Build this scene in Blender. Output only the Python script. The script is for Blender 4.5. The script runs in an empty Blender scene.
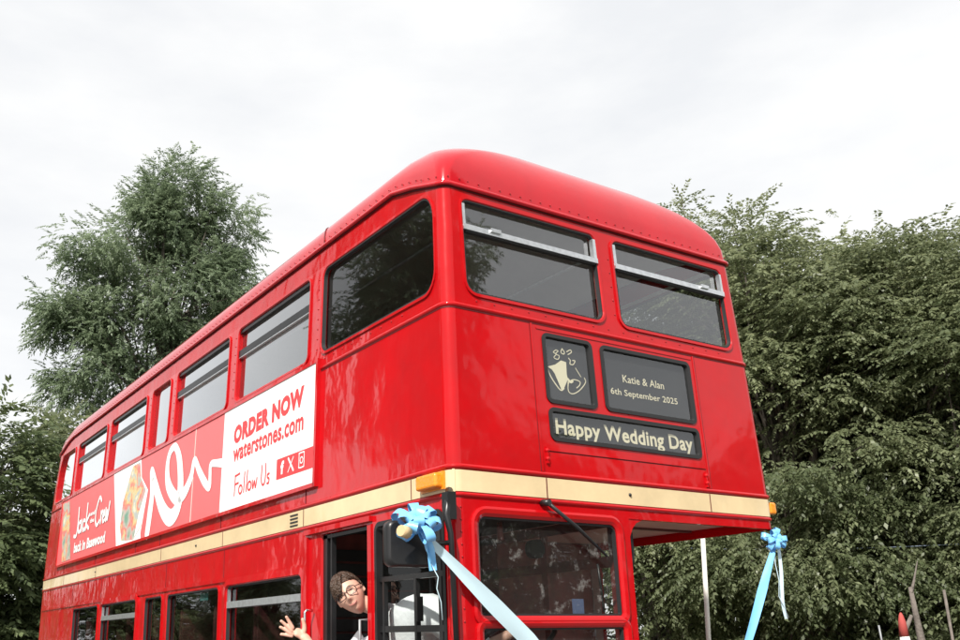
import bpy, bmesh, math, random
import numpy as np
from mathutils import Vector, Matrix, noise as mnoise
R = math.radians
random.seed(5); rng = np.random.default_rng(5)
sc = bpy.context.scene
COL = sc.collection

# ------------------------------------------------------------------ camera
cam = bpy.data.objects.new('camera', bpy.data.cameras.new('camera'))
COL.objects.link(cam); sc.camera = cam
yaw, pit, rol = 0.559387, 0.281918, -0.0170125
fw = Vector((math.sin(yaw)*math.cos(pit), math.cos(yaw)*math.cos(pit), math.sin(pit)))
r0 = Vector((math.cos(yaw), -math.sin(yaw), 0)); u0 = r0.cross(fw)
rt = r0*math.cos(rol)+u0*math.sin(rol); up = -r0*math.sin(rol)+u0*math.cos(rol)
cam.matrix_world = Matrix(((rt.x, up.x, -fw.x, -3.8395), (rt.y, up.y, -fw.y, -3.6505), (rt.z, up.z, -fw.z, 1.6178), (0, 0, 0, 1)))
cam.data.sensor_width = 36; cam.data.lens = 36*927.04/960
cam.data.shift_x = 0.0916; cam.data.shift_y = 0.0548
cam.data.clip_start = 0.05; cam.data.clip_end = 3000

# ------------------------------------------------------------------ sky, sun, exposure
SUN_DIR = Vector((-0.62, -0.50, 0.74)).normalized()
sun_el = math.asin(SUN_DIR.z); sun_az = math.atan2(SUN_DIR.x, SUN_DIR.y)
w = bpy.data.worlds.new('World'); sc.world = w; w.use_nodes = True
nt = w.node_tree; bg = nt.nodes['Background']
sky = nt.nodes.new('ShaderNodeTexSky'); sky.sky_type = 'NISHITA'; sky.sun_disc = False
sky.sun_elevation = sun_el; sky.sun_rotation = sun_az
tc = nt.nodes.new('ShaderNodeTexCoord'); mp = nt.nodes.new('ShaderNodeMapping'); mp.inputs['Scale'].default_value = (1.6, 1.6, 4.5)
nz = nt.nodes.new('ShaderNodeTexNoise'); nz.inputs['Scale'].default_value = 1.7; nz.inputs['Detail'].default_value = 6; nz.inputs['Roughness'].default_value = .55
cr = nt.nodes.new('ShaderNodeValToRGB')
cr.color_ramp.elements[0].position = .34; cr.color_ramp.elements[0].color = (7.0, 7.1, 7.25, 1)
cr.color_ramp.elements[1].position = .56; cr.color_ramp.elements[1].color = (8.0, 8.0, 7.95, 1)
mx = nt.nodes.new('ShaderNodeMix'); mx.data_type = 'RGBA'; mx.inputs['Factor'].default_value = .93
L = nt.links.new
L(tc.outputs['Generated'], mp.inputs['Vector']); L(mp.outputs['Vector'], nz.inputs['Vector']); L(nz.outputs['Fac'], cr.inputs['Fac'])
L(sky.outputs['Color'], mx.inputs[6]); L(cr.outputs['Color'], mx.inputs[7]); L(mx.outputs[2], bg.inputs['Color'])
bg.inputs['Strength'].default_value = 0.1
sun = bpy.data.objects.new('sun', bpy.data.lights.new('sun', 'SUN')); COL.objects.link(sun)
sun.data.energy = 5.0; sun.data.angle = R(2.0); sun.data.color = (1, .95, .88)
sun.rotation_euler = (-SUN_DIR).to_track_quat('-Z', 'Y').to_euler()
sc.view_settings.view_transform = 'Standard'; sc.view_settings.look = 'None'
sc.view_settings.exposure = 0.42; sc.view_settings.gamma = 1; sc.view_settings.use_curve_mapping = False

# ------------------------------------------------------------------ materials
def new_mat(name):
    m = bpy.data.materials.new(name); m.use_nodes = True
    return m, m.node_tree, m.node_tree.nodes['Principled BSDF']
def mat(name, col, rough=.5, metal=0, coat=0, var=0, vscale=6, bump=0, bscale=40, spec=.5, rvar=0):
    m, t, b = new_mat(name)
    b.inputs['Base Color'].default_value = (*col, 1); b.inputs['Roughness'].default_value = rough
    b.inputs['Metallic'].default_value = metal; b.inputs['Coat Weight'].default_value = coat
    b.inputs['Coat Roughness'].default_value = .03; b.inputs['Specular IOR Level'].default_value = spec
    tcn = t.nodes.new('ShaderNodeTexCoord')
    if var or rvar:
        n = t.nodes.new('ShaderNodeTexNoise'); n.inputs['Scale'].default_value = vscale; n.inputs['Detail'].default_value = 5
        t.links.new(tcn.outputs['Object'], n.inputs['Vector'])
    if var:
        r = t.nodes.new('ShaderNodeValToRGB')
        r.color_ramp.elements[0].position = .3; r.color_ramp.elements[1].position = .7
        r.color_ramp.elements[0].color = (*[c*(1-var) for c in col], 1); r.color_ramp.elements[1].color = (*[min(1, c*(1+var)) for c in col], 1)
        t.links.new(n.outputs['Fac'], r.inputs['Fac']); t.links.new(r.outputs['Color'], b.inputs['Base Color'])
    if rvar:
        mr = t.nodes.new('ShaderNodeMapRange'); mr.inputs[1].default_value = .3; mr.inputs[2].default_value = .7
        mr.inputs[3].default_value = max(.02, rough-rvar); mr.inputs[4].default_value = rough+rvar
        t.links.new(n.outputs['Fac'], mr.inputs[0]); t.links.new(mr.outputs[0], b.inputs['Roughness'])
    if bump:
        n2 = t.nodes.new('ShaderNodeTexNoise'); n2.inputs['Scale'].default_value = bscale; n2.inputs['Detail'].default_value = 3
        bp = t.nodes.new('ShaderNodeBump'); bp.inputs['Strength'].default_value = bump; bp.inputs['Distance'].default_value = .02
        t.links.new(tcn.outputs['Object'], n2.inputs['Vector']); t.links.new(n2.outputs['Fac'], bp.inputs['Height'])
        t.links.new(bp.outputs['Normal'], b.inputs['Normal'])
        if coat: t.links.new(bp.outputs['Normal'], b.inputs['Coat Normal'])
    return m
def paint(name, col, rough=.34, wob=.36, dirt=.18, coat=.9, cior=1.38):
    # old gloss coach paint: clear coat, slightly wavy panels, faint weathering
    m, t, b = new_mat(name)
    b.inputs['Roughness'].default_value = rough; b.inputs['Coat Weight'].default_value = coat; b.inputs['Coat IOR'].default_value = cior; b.inputs['Specular IOR Level'].default_value = .06; b.inputs['Coat Roughness'].default_value = .045
    tcn = t.nodes.new('ShaderNodeTexCoord')
    n = t.nodes.new('ShaderNodeTexNoise'); n.inputs['Scale'].default_value = 3.1; n.inputs['Detail'].default_value = 8; n.inputs['Roughness'].default_value = .65
    t.links.new(tcn.outputs['Object'], n.inputs['Vector'])
    r = t.nodes.new('ShaderNodeValToRGB'); r.color_ramp.elements[0].position = .28; r.color_ramp.elements[1].position = .66
    r.color_ramp.elements[0].color = (*[c*(1-dirt)+.004 for c in col], 1); r.color_ramp.elements[1].color = (*col, 1)
    t.links.new(n.outputs['Fac'], r.inputs['Fac']); t.links.new(r.outputs['Color'], b.inputs['Base Color'])
    n2 = t.nodes.new('ShaderNodeTexNoise'); n2.inputs['Scale'].default_value = 2.6; n2.inputs['Detail'].default_value = 3; n2.inputs['Roughness'].default_value = .45
    mpn = t.nodes.new('ShaderNodeMapping'); mpn.inputs['Scale'].default_value = (1, 1.4, 1)
    t.links.new(tcn.outputs['Object'], mpn.inputs['Vector']); t.links.new(mpn.outputs['Vector'], n2.inputs['Vector'])
    bp = t.nodes.new('ShaderNodeBump'); bp.inputs['Strength'].default_value = wob; bp.inputs['Distance'].default_value = .03
    t.links.new(n2.outputs['Fac'], bp.inputs['Height'])
    t.links.new(bp.outputs['Normal'], b.inputs['Coat Normal']); t.links.new(bp.outputs['Normal'], b.inputs['Normal'])
    mr = t.nodes.new('ShaderNodeMapRange'); mr.inputs[1].default_value = .35; mr.inputs[2].default_value = .7; mr.inputs[3].default_value = .03; mr.inputs[4].default_value = .12
    t.links.new(n.outputs['Fac'], mr.inputs[0]); t.links.new(mr.outputs[0], b.inputs['Coat Roughness'])
    return m
def glass(name, tint, mirror=1.7, dirt=0, wob=.05, graze=.85):
    m = bpy.data.materials.new(name); m.use_nodes = True; t = m.node_tree
    for n in list(t.nodes):
        if n.type != 'OUTPUT_MATERIAL': t.nodes.remove(n)
    out = [n for n in t.nodes if n.type == 'OUTPUT_MATERIAL'][0]
    tr = t.nodes.new('ShaderNodeBsdfTransparent'); tr.inputs[0].default_value = (*tint, 1)
    gl = t.nodes.new('ShaderNodeBsdfGlossy'); gl.inputs['Roughness'].default_value = .015; gl.inputs['Color'].default_value = (.96, .98, 1, 1)
    fr = t.nodes.new('ShaderNodeLayerWeight'); fr.inputs['Blend'].default_value = .5      # facing term works from both sides of the sheet
    pw = t.nodes.new('ShaderNodeMath'); pw.operation = 'POWER'; pw.inputs[1].default_value = 4.2; t.links.new(fr.outputs['Facing'], pw.inputs[0])
    ml = t.nodes.new('ShaderNodeMath'); ml.operation = 'MULTIPLY_ADD'; ml.inputs[1].default_value = graze; ml.inputs[2].default_value = .045*mirror; ml.use_clamp = True
    mxs = t.nodes.new('ShaderNodeMixShader')
    tcn = t.nodes.new('ShaderNodeTexCoord')
    n2 = t.nodes.new('ShaderNodeTexNoise'); n2.inputs['Scale'].default_value = 2.2; n2.inputs['Detail'].default_value = 1
    bp = t.nodes.new('ShaderNodeBump'); bp.inputs['Strength'].default_value = wob; bp.inputs['Distance'].default_value = .02
    t.links.new(tcn.outputs['Object'], n2.inputs['Vector']); t.links.new(n2.outputs['Fac'], bp.inputs['Height']); t.links.new(bp.outputs['Normal'], gl.inputs['Normal'])
    t.links.new(pw.outputs[0], ml.inputs[0]); t.links.new(ml.outputs[0], mxs.inputs[0])
    t.links.new(tr.outputs[0], mxs.inputs[1]); t.links.new(gl.outputs[0], mxs.inputs[2])
    last = mxs
    if dirt:
        df = t.nodes.new('ShaderNodeBsdfDiffuse'); df.inputs[0].default_value = (.5, .5, .48, 1)
        n3 = t.nodes.new('ShaderNodeTexNoise'); n3.inputs['Scale'].default_value = 14; n3.inputs['Detail'].default_value = 10; n3.inputs['Roughness'].default_value = .75
        t.links.new(tcn.outputs['Object'], n3.inputs['Vector'])
        mr = t.nodes.new('ShaderNodeMapRange'); mr.inputs[1].default_value = .56; mr.inputs[2].default_value = .72; mr.inputs[3].default_value = dirt*.06; mr.inputs[4].default_value = dirt
        t.links.new(n3.outputs['Fac'], mr.inputs[0])
        m2 = t.nodes.new('ShaderNodeMixShader'); t.links.new(mr.outputs[0], m2.inputs[0]); t.links.new(last.outputs[0], m2.inputs[1]); t.links.new(df.outputs[0], m2.inputs[2]); last = m2
    t.links.new(last.outputs[0], out.inputs['Surface'])
    return m
RED = (.46, .002, .005)
M = dict(
    red=paint('red_paint', RED), red_side=paint('red_side_paint', (.49, .0025, .006), wob=.5, coat=1.0, cior=1.46, dirt=.2), red_roof=paint('red_roof_paint', (.46, .006, .014), rough=.3, wob=.12, dirt=.18, cior=1.45),
    cream=paint('cream_paint', (.70, .55, .33), wob=.12, dirt=.2), lining=mat('lining', (.62, .60, .55), .6, var=.06),
    darklining=mat('dark_lining', (.075, .018, .016), .5, var=.2), black=mat('black_paint', (.012, .012, .013), .35, var=.3), rubber=mat('rubber', (.015, .015, .016), .6),
    cabdark=mat('cab_dark', (.02, .019, .019), .6, var=.3), cabred=mat('cab_red', (.13, .018, .015), .45, var=.35, vscale=9),
    alu=mat('aluminium', (.66, .68, .70), .33, .85, var=.12, vscale=30), chrome=mat('chrome', (.8, .8, .8), .12, 1),
    glass=glass('window_glass', (.84, .87, .86), 3.6, dirt=.05), glass_side=glass('side_glass', (.72, .75, .75), 2.6, dirt=.07, wob=.03, graze=2.8), glass_dark=glass('smoked_glass', (.42, .43, .43), 1.5, wob=.05),
    glass_slider=glass('slider_glass', (.82, .85, .84), .7, wob=.02, graze=.22),
    glass_cab=glass('cab_glass', (.75, .77, .76), 1.15, dirt=.33, wob=.03), glass_box=glass('blind_glass', (.8, .82, .82), 2.2, dirt=.03, wob=.03),
    blind=mat('blind_linen', (.013, .013, .015), .7, var=.2), lettering=mat('cream_lettering', (.82, .74, .52), .6), wood=mat('engine_cover', (.05, .05, .05), .6),
    tan=mat('canopy_paint', (.46, .34, .29), .42, var=.14, vscale=3), amber=mat('amber_lens', (.80, .26, .012), .18, coat=.6, bump=.15, bscale=60),
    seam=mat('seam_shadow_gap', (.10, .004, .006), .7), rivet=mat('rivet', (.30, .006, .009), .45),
    ad_red=mat('poster_red', (.72, .125, .13), .38, var=.03), ad_white=mat('poster_white', (.82, .82, .81), .4), ad_text=mat('poster_text_red', (.72, .045, .05), .45),
    tyre=mat('tyre', (.02, .02, .02), .8), seat=mat('seat_moquette', (.12, .03, .03), .9, var=.5, vscale=30), floor=mat('slat_floor', (.07, .06, .05), .7),
    ribbon=mat('satin_ribbon', (.17, .46, .78), .32, spec=.7, var=.07, vscale=14), ribbon_pale=mat('pale_ribbon', (.52, .68, .75), .35, spec=.6), ribbon_core=mat('gift_tag', (.55, .40, .22), .6),
    skin=mat('skin', (.62, .36, .27), .5, var=.05, vscale=20), lip=mat('lip', (.46, .19, .16), .45), white=mat('white_shirt', (.78, .79, .81), .75, bump=.25, bscale=25),
    hair=mat('light_brown_hair', (.055, .031, .019), .42, var=.3, vscale=40, bump=.6, bscale=90), eye=mat('eye_white', (.7, .7, .7), .2), iris=mat('iris', (.03, .02, .015), .2), brow=mat('brow', (.09, .05, .03), .7),
    specs=mat('spectacle_frame', (.02, .012, .012), .25), lens=glass('spectacle_lens', (.93, .93, .93), .5), teal=mat('teal_sticker', (.12, .45, .42), .5), permit=mat('blue_permit', (.10, .13, .24), .5),
    pole=mat('white_pole', (.74, .72, .66), .5, var=.08), grey=mat('grey_metal', (.25, .26, .27), .5, .3), parasol=mat('parasol_cloth', (.42, .07, .06), .8, var=.2), parasol_w=mat('parasol_white', (.7, .68, .64), .8),
    flag=mat('pale_blue_flag', (.45, .55, .66), .8, var=.2, vscale=12), deadwood=mat('dead_wood', (.14, .12, .105), .9, var=.3, vscale=14, bump=.5), cable=mat('blue_grey_cable', (.16, .20, .27), .6),
)
def bark(name, a, b_):
    m, t, b = new_mat(name); b.inputs['Roughness'].default_value = .9
    tcn = t.nodes.new('ShaderNodeTexCoord'); mpn = t.nodes.new('ShaderNodeMapping'); mpn.inputs['Scale'].default_value = (9, 9, 1.6)
    n = t.nodes.new('ShaderNodeTexNoise'); n.inputs['Scale'].default_value = 3; n.inputs['Detail'].default_value = 7
    r = t.nodes.new('ShaderNodeValToRGB'); r.color_ramp.elements[0].position = .35; r.color_ramp.elements[1].position = .68
    r.color_ramp.elements[0].color = (*a, 1); r.color_ramp.elements[1].color = (*b_, 1)
    t.links.new(tcn.outputs['Object'], mpn.inputs[0]); t.links.new(mpn.outputs[0], n.inputs['Vector']); t.links.new(n.outputs['Fac'], r.inputs[0]); t.links.new(r.outputs[0], b.inputs['Base Color'])
    return m
M['bark'] = bark('bark', (.05, .042, .035), (.19, .165, .14))
def leafmat(name, a, b_, trans=.35, rough=.42):
    m = bpy.data.materials.new(name); m.use_nodes = True; t = m.node_tree; b = t.nodes['Principled BSDF']
    out = [n for n in t.nodes if n.type == 'OUTPUT_MATERIAL'][0]
    at = t.nodes.new('ShaderNodeAttribute'); at.attribute_name = 'leafvar'
    r = t.nodes.new('ShaderNodeValToRGB'); r.color_ramp.elements[0].color = (*a, 1); r.color_ramp.elements[1].color = (*b_, 1)
    t.links.new(at.outputs['Fac'], r.inputs[0]); t.links.new(r.outputs[0], b.inputs['Base Color'])
    b.inputs['Roughness'].default_value = rough; b.inputs['Specular IOR Level'].default_value = .45
    tl = t.nodes.new('ShaderNodeBsdfTranslucent'); ms = t.nodes.new('ShaderNodeMixShader'); ms.inputs[0].default_value = trans
    hs = t.nodes.new('ShaderNodeHueSaturation'); hs.inputs['Value'].default_value = 1.25; hs.inputs['Hue'].default_value = .485
    t.links.new(r.outputs[0], hs.inputs['Color']); t.links.new(hs.outputs[0], tl.inputs[0])
    t.links.new(b.outputs[0], ms.inputs[1]); t.links.new(tl.outputs[0], ms.inputs[2]); t.links.new(ms.outputs[0], out.inputs['Surface'])
    return m
M['leaf_horn'] = leafmat('hornbeam_leaf', (.100, .128, .062), (.285, .320, .180), .5)
M['leaf_ash'] = leafmat('ash_leaf', (.120, .168, .098), (.250, .315, .195), .5)
M['leaf_dark'] = leafmat('dark_leaf', (.068, .096, .044), (.185, .230, .110), .44)

# ------------------------------------------------------------------ helpers
def tag(o, label=None, cat=None, group=None, kind=None):
    if label: o['label'] = label
    if cat: o['category'] = cat
    if group: o['group'] = group
    if kind: o['kind'] = kind
    return o
def empty(name, loc=(0, 0, 0), **k):
    o = bpy.data.objects.new(name, None); o.empty_display_size = .3; COL.objects.link(o); o.location = loc
    return tag(o, **k)
def smoothmesh(me, on):
    me.polygons.foreach_set('use_smooth', [on]*len(me.polygons))
class MB:
    def __init__(s): s.v = []; s.f = []; s.sm = []
    def add(s, vs, fs, smooth=False):
        n = len(s.v); s.v += [tuple(v) for v in vs]; s.f += [tuple(i+n for i in f) for f in fs]; s.sm += [smooth]*len(fs)
    def grid(s, rows, smooth=True, close=False):
        n = len(rows[0]); vs = [p for r in rows for p in r]; fs = []
        for i in range(len(rows)-1):
            for j in range(n if close else n-1):
                k = (j+1) % n; fs.append((i*n+j, i*n+k, (i+1)*n+k, (i+1)*n+j))
        s.add(vs, fs, smooth)
    def box(s, c, d, rot=None):
        vs = []
        for x in (-.5, .5):
            for y in (-.5, .5):
                for z in (-.5, .5):
                    v = Vector((x*d[0], y*d[1], z*d[2]))
                    if rot: v = rot @ v
                    vs.append(Vector(c)+v)
        s.add(vs, [(0, 1, 3, 2), (4, 6, 7, 5), (0, 4, 5, 1), (2, 3, 7, 6), (0, 2, 6, 4), (1, 5, 7, 3)])
    def tube(s, pts, rad, n=8, caps=True, flat=1):
        pts = [Vector(p) for p in pts]; rad = rad if isinstance(rad, (list, tuple)) else [rad]*len(pts)
        rows = []; prev = None
        for i, p in enumerate(pts):
            d = (pts[min(i+1, len(pts)-1)]-pts[max(i-1, 0)]).normalized()
            a = prev if prev else (Vector((0, 0, 1)) if abs(d.z) < .9 else Vector((1, 0, 0)))
            x = (a-d*a.dot(d)).normalized(); y = d.cross(x); prev = x
            rows.append([p+(x*math.cos(t)+y*math.sin(t)*flat)*rad[i] for t in [2*math.pi*k/n for k in range(n)]])
        s.grid(rows, True, True)
        if caps:
            s.add(rows[0], [tuple(range(n))[::-1]]); s.add(rows[-1], [tuple(range(n))])
    def ball(s, c, r, nu=12, nv=8, sc_=(1, 1, 1), rot=None):
        rows = []
        for i in range(nv+1):
            a = math.pi*i/nv
            row = []
            for j in range(nu):
                b = 2*math.pi*j/nu; v = Vector((math.sin(a)*math.cos(b)*r*sc_[0], math.sin(a)*math.sin(b)*r*sc_[1], math.cos(a)*r*sc_[2]))
                if rot: v = rot @ v
                row.append(Vector(c)+v)
            rows.append(row)
        s.grid(rows, True, True)
    def build(s, name, m, parent=None, fix=True):
        me = bpy.data.meshes.new(name); me.from_pydata([tuple(v) for v in s.v], [], s.f); me.validate()
        if len(me.polygons) == len(s.sm): me.polygons.foreach_set('use_smooth', s.sm)
        if fix:
            b = bmesh.new(); b.from_mesh(me); bmesh.ops.remove_doubles(b, verts=b.verts, dist=.0002); bmesh.ops.recalc_face_normals(b, faces=b.faces); b.to_mesh(me); b.free()
        me.materials.append(m)
        o = bpy.data.objects.new(name, me); COL.objects.link(o)
        if parent: o.parent = parent
        return o
def lerp(a, b, t): return a+(b-a)*t
def interp(x, xs, ys): return float(np.interp(x, xs, ys))

# ------------------------------------------------------------------ bus shell shape (x to the nearside, y to the rear, front at y = 0)
LEN = 9.25; RC = .06; RR = .22
ZT, ZB, ZW, ZG = 2.426, 2.312, 3.304, 4.02
XM0 = 1.22-RC
def W(z): return interp(z, [0, 2.5, ZW, ZG], [1.22, 1.22, 1.2, 1.175])
def F(z): return interp(z, [0, 2.45, ZW, ZG], [0, 0, .029, .062])
def G(z): return LEN-interp(z, [0, 2.4, 3.2, 3.6, 4.02], [0, 0, .03, .08, .20])
def side(sg):
    def f(y, z, d=0):
        if y < .4: yy = lerp(F(z)+RC, .4, y/.4)
        elif y > 8.6: yy = lerp(8.6, G(z)-RR, (y-8.6)/(LEN-RR-8.6))
        else: yy = y
        return Vector((sg*(W(z)-d), yy, z))
    return f
def front(x, z, d=0):
    xm = 1.22-RC
    if abs(x) > 1.05: xx = math.copysign(lerp(1.05, W(z)-RC, (abs(x)-1.05)/(xm-1.05)), x)
    else: xx = x
    return Vector((xx, F(z)+d, z))
def corner(sg, rear=False):
    def f(a, z, d=0):      # a 0 (side) .. 1 (end face)
        t = a*math.pi/2
        if rear: return Vector((sg*(W(z)-RR+(RR-d)*math.cos(t)), G(z)-RR+(RR-d)*math.sin(t), z))
        return Vector((sg*(W(z)-RC+(RC-d)*math.cos(t)), F(z)+RC-(RC-d)*math.sin(t), z))
    return f
def rear(x, z, d=0):
    return Vector((x/(1.22-RR)*(W(z)-RR), G(z)-d, z))
def rrect(h, r, o=0, k=6, m=6):
    """rounded rectangle, anticlockwise from the left end of the bottom edge; r = 4 radii bl, br, tr, tl"""
    a0, a1, b0, b1 = h[0]-o, h[1]+o, h[2]-o, h[3]+o
    r = [max(.001, q+o) for q in (r if isinstance(r, (list, tuple)) else [r]*4)]
    pts = []; side_ = []
    C = [(a0+r[0], b0+r[0], math.pi), (a1-r[1], b0+r[1], 1.5*math.pi), (a1-r[2], b1-r[2], 0), (a0+r[3], b1-r[3], .5*math.pi)]
    for q in range(4):
        cx, cy, st = C[q]
        for i in range(k+1):
            t = st+i/k*math.pi/2
            pts.append((cx+r[q]*math.cos(t), cy+r[q]*math.sin(t))); side_.append((q, i/k))
        nx = C[(q+1) % 4]; t1 = nx[2]
        e = (nx[0]+r[(q+1) % 4]*math.cos(t1), nx[1]+r[(q+1) % 4]*math.sin(t1)); s0 = pts[-1]
        for i in range(1, m):
            pts.append((lerp(s0[0], e[0], i/m), lerp(s0[1], e[1], i/m))); side_.append((q, 2))
    return pts, side_
def outer_for(pts, side_, c):
    out = []
    for (u, v), (q, a) in zip(pts, side_):
        if a == 2: o = [(u, c[2]), (c[1], v), (u, c[3]), (c[0], v)][q]
        else:
            cor = [(c[0], c[2]), (c[1], c[2]), (c[1], c[3]), (c[0], c[3])][q]
            first = [(c[0], v), (u, c[2]), (c[1], v), (u, c[3])][q]; last = [(u, c[2]), (c[1], v), (u, c[3]), (c[0], v)][q]
            o = (first if a < .5 else last) if abs(a-.5) > 1e-6 else cor
        out.append(o)
    return out
def cell(mb, f, c, d=0, nu=1, nv=4):
    mb.grid([[f(lerp(c[0], c[1], i/nu), lerp(c[2], c[3], j/nv), d) for i in range(nu+1)] for j in range(nv+1)], True)
def ring(mb, f, c, h, r, d=0, reveal=.035):
    p, s = rrect(h, r); o = outer_for(p, s, c)
    mb.grid([[f(*q, d) for q in o], [f(lerp(a[0], b[0], .5), lerp(a[1], b[1], .5), d) for a, b in zip(o, p)], [f(*q, d) for q in p]], False, True)
    if reveal: mb.grid([[f(*q, d) for q in p], [f(*q, d+reveal) for q in p]], True, True)
def rim(mb, f, h, r, prof):
    rows = [[f(*q, d) for q in rrect(h, r, o)[0]] for o, d in prof]
    mb.grid(rows, False, True)
def pane(name, f, h, r, d, m, parent, o=.004):
    mb = MB(); p = [f(*q, d) for q in rrect(h, r, o)[0]]; n = len(p)
    mb.add(p, [tuple(range(n))]); return mb.build(name, m, parent)
def bar(mb, f, a, b, w_, d0, d1):
    """flat strip on the surface from a to b (surface coordinates), raised between depths d0 (out) and d1 (in)"""
    du, dv = b[0]-a[0], b[1]-a[1]; l = math.hypot(du, dv); nu, nv = -dv/l*w_/2, du/l*w_/2
    n = max(1, int(l/.4))
    rows = []
    for i in range(n+1):
        t = i/n; u, v = a[0]+du*t, a[1]+dv*t
        rows.append([f(u-nu, v-nv, d1), f(u-nu, v-nv, d0), f(u+nu, v+nv, d0), f(u+nu, v+nv, d1)])
    mb.grid(rows, False)
    mb.add(rows[0], [(0, 1, 2, 3)]); mb.add(rows[-1], [(3, 2, 1, 0)])
def text_mesh(mb, body, f, box, d, bold=0, flip=False, italic=0, rise=0, res=3):
    """built-in lettering fitted into box (u0,u1,v0,v1) of a surface"""
    cu = bpy.data.curves.new('t', 'FONT'); cu.body = body; cu.offset = bold; cu.space_character = 1+bold*1.6; cu.resolution_u = res
    o = bpy.data.objects.new('t', cu); COL.objects.link(o)
    dg = bpy.context.evaluated_depsgraph_get(); me = bpy.data.meshes.new_from_object(o.evaluated_get(dg))
    vs = [v.co.copy() for v in me.vertices]; fs = [tuple(p.vertices) for p in me.polygons]
    bpy.data.objects.remove(o); bpy.data.curves.remove(cu); bpy.data.meshes.remove(me)
    x0, x1 = min(v.x for v in vs), max(v.x for v in vs); y0, y1 = min(v.y for v in vs), max(v.y for v in vs)
    out = []
    for v in vs:
        a = (v.x-x0)/(x1-x0); b = (v.y-y0)/(y1-y0)
        u = lerp(box[0], box[1], a)+italic*(b-.5); vv = lerp(box[2], box[3], b)+rise*(a-.5)
        out.append(f(u, vv, d))
    mb.add(out, fs)
def stroke(mb, f, pts, wd, d, smooth=6):
    """flat pen stroke with width wd (number or list) along smoothed points"""
    P = [Vector((*p, 0)) for p in pts]; wl = wd if isinstance(wd, (list, tuple)) else [wd]*len(P)
    Q = []; WW = []
    for i in range(len(P)-1):
        p0, p1, p2, p3 = P[max(i-1, 0)], P[i], P[i+1], P[min(i+2, len(P)-1)]
        for k in range(smooth):
            t = k/smooth
            Q.append(.5*((2*p1)+(-p0+p2)*t+(2*p0-5*p1+4*p2-p3)*t*t+(-p0+3*p1-3*p2+p3)*t**3)); WW.append(lerp(wl[i], wl[i+1], t))
    Q.append(P[-1]); WW.append(wl[-1])
    for i in range(len(Q)-1):          # overlapping quads plus round joints, each joint a hair above the last so none coincide
        t = (Q[i+1]-Q[i]); 
        if t.length < 1e-6: continue
        t.normalize(); n = Vector((-t.y, t.x, 0)); e = d-(i % 7)*.00006
        a, b = Q[i], Q[i+1]
        mb.add([f(*(a-n*WW[i]/2).xy, e), f(*(b-n*WW[i+1]/2).xy, e), f(*(b+n*WW[i+1]/2).xy, e), f(*(a+n*WW[i]/2).xy, e)], [(0, 1, 2, 3)])
    for i in range(len(Q)):
        e = d-.0006-(i % 7)*.00006
        mb.add([f(Q[i].x+WW[i]/2*math.cos(q), Q[i].y+WW[i]/2*math.sin(q), e) for q in [2*math.pi*k/12 for k in range(12)]], [tuple(range(12))])
def perim(z, d=0, na=7, y_end=LEN-RR):
    """plan outline at height z: offside rear, round the front, nearside rear"""
    o = []
    for y in np.linspace(y_end, .0, 24): o.append(side(-1)(y, z, d))
    for a in np.linspace(0, 1, na)[1:-1]: o.append(corner(-1)(a, z, d))
    for x in np.linspace(-XM0, XM0, 12): o.append(front(x, z, d))
    for a in np.linspace(1, 0, na)[1:-1]: o.append(corner(1)(a, z, d))
    for y in np.linspace(0, y_end, 24): o.append(side(1)(y, z, d))
    return o
def moulding(mb, z, rad, squash=1.0):
    prof = [(-rad, .0), (-rad*.7, -rad*.7*squash), (0, -rad*squash), (rad*.7, -rad*.7*squash), (rad, .0)]
    mb.grid([perim(z+dz, d) for dz, d in prof], True)

# ================================================================== BUS
bus = empty('double_decker_bus', (0, 0, 0), label='vintage red double decker bus with cream band, roller blinds and a half cab', cat='bus')
OFF, NEAR = side(-1), side(1)
PIL = [1.522, 2.944, 4.366, 5.077, 6.499, 7.921]
G_ = .092
UP = [(.035, 1.425)]+[(PIL[i]+G_, PIL[i+1]-G_) for i in range(5)]+[(PIL[5]+G_, 8.86)]
UPC = [(0, 1.522)]+[(PIL[i], PIL[i+1]) for i in range(5)]+[(PIL[5], LEN-RR)]
UZ0, UZ1 = 3.405, 3.992
LOWIN = [(1.60, 2.83), (2.99, 4.14), (4.28, 4.75), (4.98, 6.17), (6.32, 7.36)]
LOC = [(1.522, 2.91), (2.91, 4.21), (4.21, 4.865), (4.865, 6.245), (6.245, 7.44)]
LZ0, LZ1 = 1.30, 2.02
def up_r(i): return [.05, .11, .05, .05][:] if False else ([.13, .07, .07, .16] if i == 0 else ([.05, .05, .26, .05] if i == 6 else .05))
body = MB(); lin = MB()
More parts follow.
